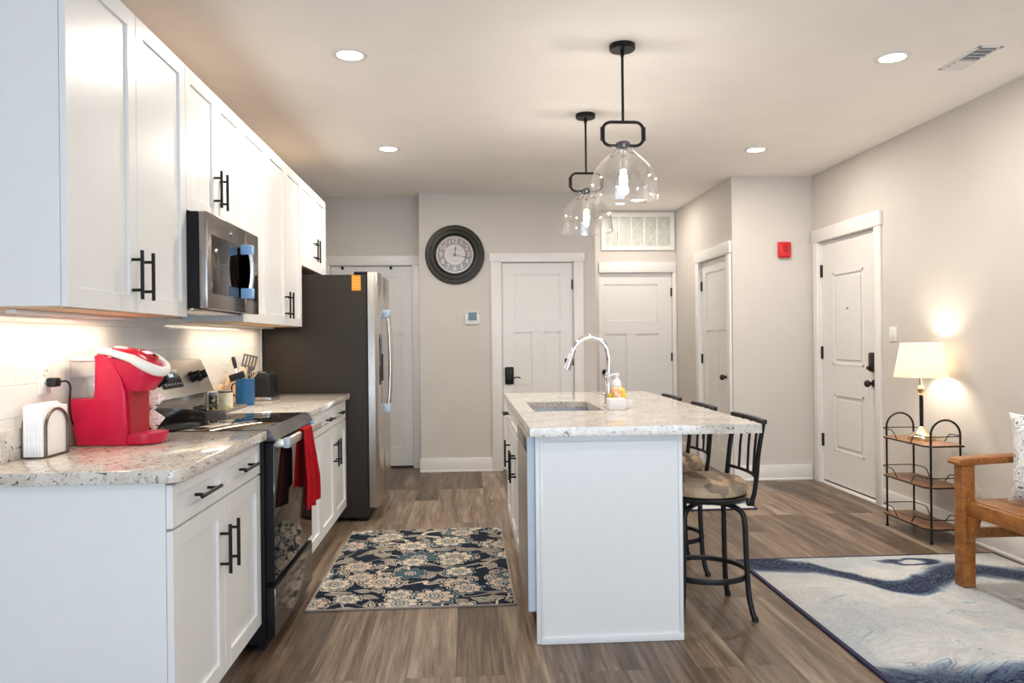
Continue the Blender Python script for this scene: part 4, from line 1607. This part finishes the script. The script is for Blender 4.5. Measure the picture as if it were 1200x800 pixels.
shaker(t, M, 3.790, .738, 4.690, .868, 'false_drawer', fw=.036)
shaker(t, M, 4.690, .738, 5.118, .868, 'drawer', fw=.036, pl=('h', 4.90, dz, .185))

t = thing('dishwasher', 'stainless dishwasher set into near end of the island', 'dishwasher', (.55, 3.48, 0))
MB().box(.315, 3.178, .10, .880, 3.782, .868).build('tub', M_gasket, t, smooth=0)
MB().box(.34, 3.178, .001, .40, 3.782, .10).build('kick_plate', M_gasket, t)
dd = MB().box(.254, 3.176, .130, .313, 3.784, .868, .004).build('door', M_steelh, t)
MB().box(.2515, 3.20, .80, .2545, 3.76, .855, .001).build('control_strip', M_slate, dd)
MB().box(.2530, 3.1755, .132, .311, 3.1762, .866).build('door_edge', plain('blue_grey_edge', (.50, .58, .68), .4), dd)

t = thing('island_countertop', 'speckled granite island countertop overhanging the stools', 'countertop', (.75, 4.14, .876))
mb = MB()
holed(mb, IX0, IY0, IX1, IY1, [SK], .8765, .914)
mb.build('slab', M_granite, t, smooth=0)
t = thing('sink', 'stainless undermount sink in the island countertop', 'sink', (.52, 4.1, .66))
mb = MB()
x0, y0, x1, y1 = SK[0] - .006, SK[1] - .006, SK[2] + .006, SK[3] + .006
zt, zb, w = .8760, .665, .004
mb.box(x0 - w, y0 - w, zb, x0, y1 + w, zt).box(x1, y0 - w, zb, x1 + w, y1 + w, zt).box(x0, y0 - w, zb, x1, y0, zt).box(x0, y1, zb, x1, y1 + w, zt).box(x0 - w, y0 - w, zb - w, x1 + w, y1 + w, zb)
mb.build('basin', plain('sink_steel', (.66, .67, .69), .3, metal=1.0, mottling=.05), t, smooth=0)
MB().lathe([(0, .002), (.03, .002), (.042, .004), (.045, 0), (0, 0)], (.52, 4.10, zb), 32).build('drain', M_chrome, t)

FX, FY = .768, 4.05
t = thing('faucet', 'chrome gooseneck pull-down faucet rising behind the island sink', 'faucet', (FX, FY, .9145))
MB().lathe([(0, 0), (.030, 0), (.030, .006), (.024, .012), (.0225, .03), (.0215, .17), (.020, .175), (.0155, .18), (0, .18)], (FX, FY, .9145), 32).build('body', M_chrome, t)
pts = spline([(FX, FY, 1.09), (FX + .003, FY, 1.17), (FX - .012, FY, 1.235), (FX - .055, FY, 1.278), (FX - .105, FY, 1.288), (FX - .155, FY, 1.268), (FX - .187, FY, 1.225), (FX - .199, FY, 1.195)], 8)
MB().tube(pts, .0150, 16).build('spout', M_chrome, t)
d = Vector((-.026, 0, -.072)).normalized()
p = Vector((FX - .199, FY, 1.197))
mb = MB()
mb.cyl(p + d * -.004, p + d * .04, .0145, .018)
mb.cyl(p + d * .04, p + d * .085, .018, .021)
hd = mb.build('spray_head', M_chrome, t)
MB().box(p.x - .038, FY - .008, p.z - .055, p.x - .024, FY + .008, p.z - .022, .003).build('spray_button', M_black, hd)
mb = MB()
mb.cyl((FX - .015, FY, .983), (FX - .035, FY, .983), .014)
mb.tube([(FX - .03, FY, .983), (FX - .068, FY, .984), (FX - .072, FY, .984)], .0055)
mb.build('lever', M_chrome, t)

t = thing('soap_caddy', 'white ceramic caddy cup at the foot of the faucet', 'cup', (.770, 3.865, .9145))
mb = MB()
mb.prism(arc(.770 + .030, 3.865 + .022, .017, 0, PI / 2, 5) + arc(.770 - .030, 3.865 + .022, .017, PI / 2, PI, 5) + arc(.770 - .030, 3.865 - .022, .017, PI, PI * 1.5, 5) + arc(.770 + .030, 3.865 - .022, .017, PI * 1.5, PI * 2, 5), .9145, .9715, 'XY', .003)
mb.build('cup_body', M_whitep, t)
t = thing('small_dish', 'small white round dish tucked right behind the caddy cup', 'dish', (.838, 3.93, .9145))
MB().lathe([(0, 0), (.024, 0), (.030, .010), (.033, .040), (.030, .040), (.027, .012), (0, .008)], (.838, 3.93, .9145), 32).build('bowl', M_whitep, t)
t = thing('soap_bottle', 'foaming hand soap bottle with white pump and peach label', 'soap bottle', (.800, 3.975, .9145))
MB().lathe([(0, 0), (.026, 0), (.029, .006), (.029, .085), (.024, .105), (.017, .112), (0, .112)], (.798, 3.975, .9145), 32).build('bottle', M_bear, t)
mb = MB()
mb.lathe([(0, .110), (.022, .112), (.023, .130), (.018, .145), (.009, .152), (.008, .168), (.013, .170), (.013, .180), (0, .182)], (.798, 3.975, .9145), 28)
mb.tube([(.798, 3.975, 1.088), (.775, 3.968, 1.089), (.762, 3.964, 1.084)], .005, 10)
mb.build('pump', M_whitep, t)
t = thing('dish_soap', 'yellow dish soap bottle partly hidden behind the peach soap bottle', 'soap bottle', (.828, 4.045, .9145))
MB().lathe([(0, 0), (.024, 0), (.026, .005), (.026, .080), (.020, .092), (.009, .098), (.009, .106), (0, .107)], (.834, 4.045, .9145), 28).build('bottle', M_yellow, t)
t = thing('sponge', 'yellow-green sponge standing left of the soap bottles', 'sponge', (.765, 3.985, .9145))
MB().box(.752, 3.95, .9145, .766, 4.005, .990, .006).build('foam', plain('sponge_green', (.62, .58, .05), .9, bump=.4, scale=8), t)

# ================================================================ BAR STOOLS
t = thing('bar_stool', '', 'bar stool', (0, 0, 0), 'bar stools at the island')
stool = t
for sx in (1, -1):
    for sy in (1, -1):
        pts = spline([(.02 * sx, .02 * sy, .508), (.085 * sx, .085 * sy, .507), (.126 * sx, .126 * sy, .487), (.140 * sx, .141 * sy, .44), (.144 * sx, .147 * sy, .30), (.150 * sx, .155 * sy, .13), (.160 * sx, .168 * sy, .05), (.170 * sx, .178 * sy, .008)], 5)
        lg = MB().tube(pts, .0125, 12).build('leg', M_stool, t)
        MB().cyl((.1715 * sx, .1795 * sy, 0), (.169 * sx, .177 * sy, .022), .0145, n=16).build('foot_cap', M_blackp, lg)
MB().lathe([(.186, .176), (.200, .174), (.203, .186), (.200, .198), (.186, .196)], n=64, closed=True).build('foot_ring', M_stool, t)
MB().lathe([(0, .515), (.10, .515), (.10, .525), (.165, .527), (.190, .530), (.195, .545), (.190, .552), (0, .552)], n=56).build('seat_frame', M_stool, t)
MB().lathe([(0, .553), (.172, .553), (.190, .560), (.198, .580), (.193, .603), (.172, .620), (.12, .630), (0, .634)], n=56).build('seat', M_suede, t)
posts = {}
for sy in (-1, 1):
    pts = spline([(.150, .180 * sy, .530), (.168, .184 * sy, .570), (.180, .184 * sy, .65), (.192, .182 * sy, .76), (.216, .180 * sy, .895)], 7)
    pb_ = MB().tube(pts, .0145, 12, flat=.75).build('back_post', M_stool, t)
    MB().box(.135, .178 * sy - .012, .520, .172, .178 * sy + .012, .556, .008).build('joint_knob', M_stool, pb_)


def bow(y, amp=.030):
    return amp * (1 - (y / .18) ** 2)


def rail(zc, xb, hh, tt, amp):
    def f(u, v):
        y = lerp(-.190, .190, u)
        a = 2 * PI * v
        return Vector((xb + bow(y, amp) + tt * math.cos(a), y, zc + hh * math.sin(a)))
    return f


mb = MB()
N_ = 16
out_ = [(.228 + bow(lerp(-.2, .2, i / N_), .012), lerp(-.2, .2, i / N_)) for i in range(N_ + 1)]
mb.prism(out_ + [(x - .024, y) for x, y in out_[::-1]], .888, .909, 'XY', .004)
mb.build('top_rail', M_stool, t)
MB().grid(rail(.645, .179, .008, .008, .03), 24, 10).build('lower_rail', M_stool, t, smooth=60)
for y in (-.092, 0, .092):
    MB().tube([(.179 + bow(y), y, .645), (.193 + bow(y, .022), y, .76), (.216 + bow(y, .012), y, .895)], .0085, 10, flat=.7).build('spindle', M_stool, t)
stool.location = (1.116, 3.507, 0)
stool['label'] = 'nearest bar stool, fully in view at the near island corner'
dup(stool, (1.114, 4.170, 0), 'middle bar stool of the row along the island')
dup(stool, (1.113, 4.830, 0), 'farthest bar stool, only its top rail showing above the island')

# ================================================================ PENDANTS
t = thing('pendant_light', 'nearer large clear glass dome pendant hanging over the island', 'pendant light', (0, 0, 0), 'glass dome pendants over the island')
pend = t
MB().lathe([(0, 0), (.0635, 0), (.0635, -.022), (.060, -.026), (0, -.026)], n=48).build('canopy', M_black, t)
MB().cyl((0, 0, -.024), (0, 0, -.381), .0065, n=14).cyl((0, 0, -.028), (0, 0, -.055), .010, n=14).build('rod', M_black, t)
zc0, zc1, hwx, rr = -.496, -.379, .102, .042
pts = []
for cxx, czz, a0 in ((hwx - rr, zc1 - rr, 0), (-hwx + rr, zc1 - rr, PI / 2), (-hwx + rr, zc0 + rr, PI), (hwx - rr, zc0 + rr, PI * 1.5)):
    pts += [(cxx + rr * math.cos(a0 + PI / 2 * i / 6), 0, czz + rr * math.sin(a0 + PI / 2 * i / 6)) for i in range(7)]
yk = MB().tube(pts, .0078, 12, closed=True).build('yoke', M_black, t)
for sx in (-1, 1):
    MB().cyl((sx * hwx, 0, -.470), (sx * hwx, 0, -.405), .0115, n=18).build('yoke_sleeve', M_black, yk)
MB().lathe([(0, -.474), (.020, -.474), (.034, -.480), (.036, -.500), (.030, -.512), (0, -.514)], n=36).build('cap', plain('gunmetal', (.12, .12, .13), .2, metal=.9), t)
MB().cyl((0, 0, -.512), (0, 0, -.565), .007, n=14).cyl((0, 0, -.565), (0, 0, -.615), .0165, n=22).build('socket', plain('socket_nickel', (.32, .29, .26), .3, metal=.9), t)
MB().lathe([(0, -.612), (.013, -.615), (.015, -.632), (.019, -.652), (.020, -.672), (.015, -.690), (.008, -.698), (0, -.700)], n=28).build('bulb', M_bulb, t)
light('pendant_lamp', 'POINT', (0, 0, -.675), P_PEND, C_WARM, parent=t, size=.035)
prof = [(.034, -.506), (.042, -.514), (.068, -.534), (.097, -.560), (.122, -.587), (.141, -.615), (.155, -.648), (.1625, -.680), (.167, -.720), (.169, -.752)]
pp = [(v.x, v.z) for v in spline([(r, 0, z) for r, z in prof], 4)]
g = 0.0022
dome = pp + [(.171, -.757), (.1685, -.760)] + [(r - g * 1.2, z - g * .4) for r, z in pp[::-1]]
MB().lathe(dome, n=72, closed=True).build('glass_dome', M_glass, t, smooth=60)
pend.location = (.784, 3.690, H)
dup(pend, (.783, 4.830, H), 'farther clear glass dome pendant, partly behind the nearer one')

# ================================================================ RUGS
t = thing('floral_rug', 'dark navy runner rug with cream flowers on the kitchen floor', 'rug', (-.268, 4.38, 0))
x0, x1, y0, y1 = -.775, .232, 3.628, 5.140
MB().box(x0 + .008, y0 + .008, .001, x1 - .008, y1 - .008, .008, .002).build('pile', M_floral, t)
mb = MB()
for a in ((x0, y0, x0 + .012, y1), (x1 - .012, y0, x1, y1), (x0, y0, x1, y0 + .012), (x0, y1 - .012, x1, y1)):
    mb.box(a[0], a[1], .0005, a[2], a[3], .0088, .003)
mb.build('binding', plain('grey_binding', (.30, .26, .225), .95), t)


def swirl_rug(x0, y0, x1, y1, label):
    t = thing('swirl_rug', label, 'rug', (x0, y1, 0))
    MB().box(x0 + .010, y0 + .010, .001, x1 - .010, y1 - .010, .010, .002).build('pile', M_swirl, t)
    mb = MB()
    for a in ((x0, y0, x0 + .022, y1), (x1 - .016, y0, x1, y1), (x0, y0, x1, y0 + .016), (x0, y1 - .016, x1, y1)):
        mb.box(a[0], a[1], .0005, a[2], a[3], .012, .004)
    mb.build('binding', M_navy, t)
    return t


swirl_rug(1.530, 1.80, 3.060, 4.240, 'large blue and cream swirl rug under the wooden bench')
swirl_rug(1.30, 5.500, 2.155, 6.300, 'small navy-edged swirl mat on the floor beyond the bar stools')

# ================================================================ WIRE SHELF AND LAMP
SX0, SX1, SY0, SY1 = 2.832, 3.020, 4.462, 4.948
t = thing('shelf_stand', 'three-tier black wire shelf stand with walnut boards by the right wall', 'shelf', (2.93, 4.70, 0))
for yy in (SY0, SY1):
    r = (SX1 - SX0) / 2
    c = (SX0 + SX1) / 2
    pts = [(SX0, yy, .004), (SX0, yy, .668)] + [(c - r * math.cos(PI * i / 16), yy, .668 + .092 * math.sin(PI * i / 16)) for i in range(1, 16)] + [(SX1, yy, .668), (SX1, yy, .004)]
    fr = MB().tube(pts, .0065, 12).build('arched_frame', M_black, t)
    mb = MB()
    for xx in (SX0, SX1):
        mb.cyl((xx, yy, 0), (xx, yy, .014), .011, n=16)
    mb.split('foot_cap', M_blackp, fr)
for zz in (.092, .346, .600):
    x0, x1, y0, y1, ch = SX0 - .034, SX1 + .012, SY0 - .020, SY1 + .020, .045
    poly = [(x0 + ch, y0), (x1, y0), (x1, y1), (x0 + ch, y1), (x0, y1 - ch), (x0, y0 + ch)]
    bd = MB().prism(poly, zz - .006, zz + .006, 'XY', .001).build('shelf_board', M_shelfw, t)
    MB().tube([(x, y, zz) for x, y in poly], .0045, 8, closed=True).build('board_rim', M_black, bd)
    for s, yy in ((1, SY0), (-1, SY1)):
        ye = yy - s * .016
        xi = SX0 - .030
        pts = spline([(xi + .004, yy + s * .165, zz + .006), (xi, yy + s * .125, zz + .052), (xi, yy + s * .09, zz + .060), (xi, yy + s * .03, zz + .060), (xi + .03, ye, zz + .060), (SX1 - .02, ye, zz + .060), (SX1 + .010, yy + s * .02, zz + .060), (SX1 + .010, yy + s * .09, zz + .060), (SX1 + .010, yy + s * .125, zz + .052), (SX1 + .008, yy + s * .165, zz + .006)], 5)
        MB().tube(pts, .0032, 8).build('guard_wire', M_black, t)

LX, LY, LZ = 2.948, 4.740, .6065
t = thing('table_lamp', 'lit table lamp with white shade and brass base on wire shelf', 'lamp', (LX, LY, LZ))
MB().lathe([(0, 0), (.084, 0), (.086, .006), (.084, .024), (.078, .030), (.070, .034), (.046, .048), (.030, .064), (.020, .078), (.014, .084), (0, .084)], (LX, LY, LZ), 44).build('base', M_brass, t)
MB().cyl((LX, LY, LZ + .083), (LX, LY, LZ + .285), .0115, .0125, 24).build('stem', M_black, t)
MB().lathe([(0, .283), (.014, .283), (.018, .292), (.012, .300), (.022, .314), (.028, .328), (.020, .344), (.013, .352), (.013, .42), (0, .42)], (LX, LY, LZ), 32).build('neck', M_brass, t)
sh = [(.161, .405), (.121, .625)]
shp = MB().lathe([(.161, .405), (.121, .625), (.1195, .625), (.1595, .405)], (LX, LY, LZ), 72, closed=True).build('lamp_shade', M_shade, t, smooth=60)
mb = MB()
for a in range(3):
    q = a * 2 * PI / 3
    mb.tube([(LX, LY, LZ + .60), (LX + .12 * math.cos(q), LY + .12 * math.sin(q), LZ + .615)], .002, 6)
mb.tube([(LX, LY, LZ + .42), (LX, LY, LZ + .60)], .004, 8)
mb.build('shade_harp', M_brass, shp)
MB().sphere((LX + .03, LY, LZ + .49), .026, (1, 1, 1.3), 18, 12).build('bulb', M_bulb, t)
light('table_lamp_light', 'POINT', (.03, 0, .51), P_LAMP, (1.0, .88, .72), parent=t, size=.06)
pts = spline([(3.02, 4.72, .615), (3.065, 4.66, .612), (3.085, 4.60, .50), (3.088, 4.35, .33), (3.086, 4.0, .20), (3.085, 3.7, .02)], 8)
MB().tube(pts, .0025, 6).build('power_cord', plain('gold_cord', (.62, .46, .20), .5), t)

# ================================================================ BENCH AND PILLOW
t = thing('wooden_bench', 'oiled teak slatted bench with flat armrest standing on swirl rug', 'bench', (2.78, 3.0, .012))
zf = .0125
BY = 3.715
for yy0, yy1 in ((BY - .068, BY), (2.30, 2.368)):
    MB().box(2.478, yy0, zf, 2.545, yy1, .625, .004).build('front_leg', M_teak, t)
    MB().prism([(3.005, zf), (3.050, zf), (3.085, .86), (3.045, .86)], yy0, yy1, 'XZ', .003).build('back_leg', M_teak, t)
    arm = [(2.448, .640), (2.452, .628), (2.48, .622), (2.62, .630), (2.85, .640), (3.05, .628), (3.05, .655), (2.85, .672), (2.66, .668), (2.50, .660), (2.46, .656)]
    MB().prism(arm, yy0 - .012, yy1 + .012, 'XZ', .007, 3).build('armrest', M_teak, t)
    MB().box(2.545, yy0 + .018, .255, 3.010, yy1 - .018, .305, .003).build('side_stretcher', M_teak, t)
    MB().box(2.545, yy0 + .015, .375, 3.02, yy1 - .015, .432, .003).build('seat_bearer', M_teak, t)
MB().box(2.500, 2.36, .374, 2.528, BY - .015, .446, .004).build('front_rail', M_teak, t)
for yy, s in ((BY - .068, -1), (2.368, 1)):
    MB().prism([(yy, .374), (yy, .250), (yy + s * .012, .245), (yy + s * .030, .265), (yy + s * .042, .300), (yy + s * .062, .325), (yy + s * .075, .374)], 2.497, 2.526, 'YZ', .003).build('corner_bracket', M_teak, t)
for k in range(6):
    x = 2.534 + k * .079
    MB().box(x, 2.30, .433, x + .071, BY - .012, .4475 - .003 * math.sin(k), .003).build('seat_slat', M_teak, t)
MB().box(3.035, 2.36, .80, 3.075, BY - .02, .86, .004).build('top_rail', M_teak, t)
MB().box(3.015, 2.36, .50, 3.050, BY - .02, .55, .004).build('back_rail', M_teak, t)
for k in range(13):
    y = 2.42 + k * .098
    MB().prism([(3.030, .545), (3.045, .545), (3.060, .805), (3.045, .805)], y, y + .04, 'XZ', .002).build('back_slat', M_teak, t)

PW, PH = .44, .44


def pillow(u, v, s):
    a, b = 2 * u - 1, 2 * v - 1
    e = (1 - a ** 4) * (1 - b ** 4)
    k = 1 - .10 * (1 - abs(a) ** 2) * abs(b) ** 3
    k2 = 1 - .10 * (1 - abs(b) ** 2) * abs(a) ** 3
    th = .085 * max(0, e) ** .55 + .003
    wr = .004 * math.sin(a * 14 + b * 5) * (abs(a) + abs(b)) * .5
    return Vector((s * (th + wr), a * PW / 2 * k2, b * PH / 2 * k))


mb = MB(Matrix.Translation((2.848, 3.455, .672)) @ Matrix.Rotation(math.radians(45), 4, 'Z') @ Matrix.Rotation(math.radians(9), 4, 'Y'))
t_ = bmesh.new()
N = 26
for s in (-1, 1):
    g_ = [[t_.verts.new(pillow(i / N, j / N, s)) for j in range(N + 1)] for i in range(N + 1)]
    for i in range(N):
        for j in range(N):
            t_.faces.new((g_[i][j], g_[i + 1][j], g_[i + 1][j + 1], g_[i][j + 1]))
bmesh.ops.remove_doubles(t_, verts=t_.verts[:], dist=.0005)
mb.add(t_)
o = mb.build('throw_pillow', M_paisley, loc=(2.848, 3.455, .455), smooth=80)
tag(o, 'white throw pillow with grey-blue paisley print on the wooden bench', 'pillow')
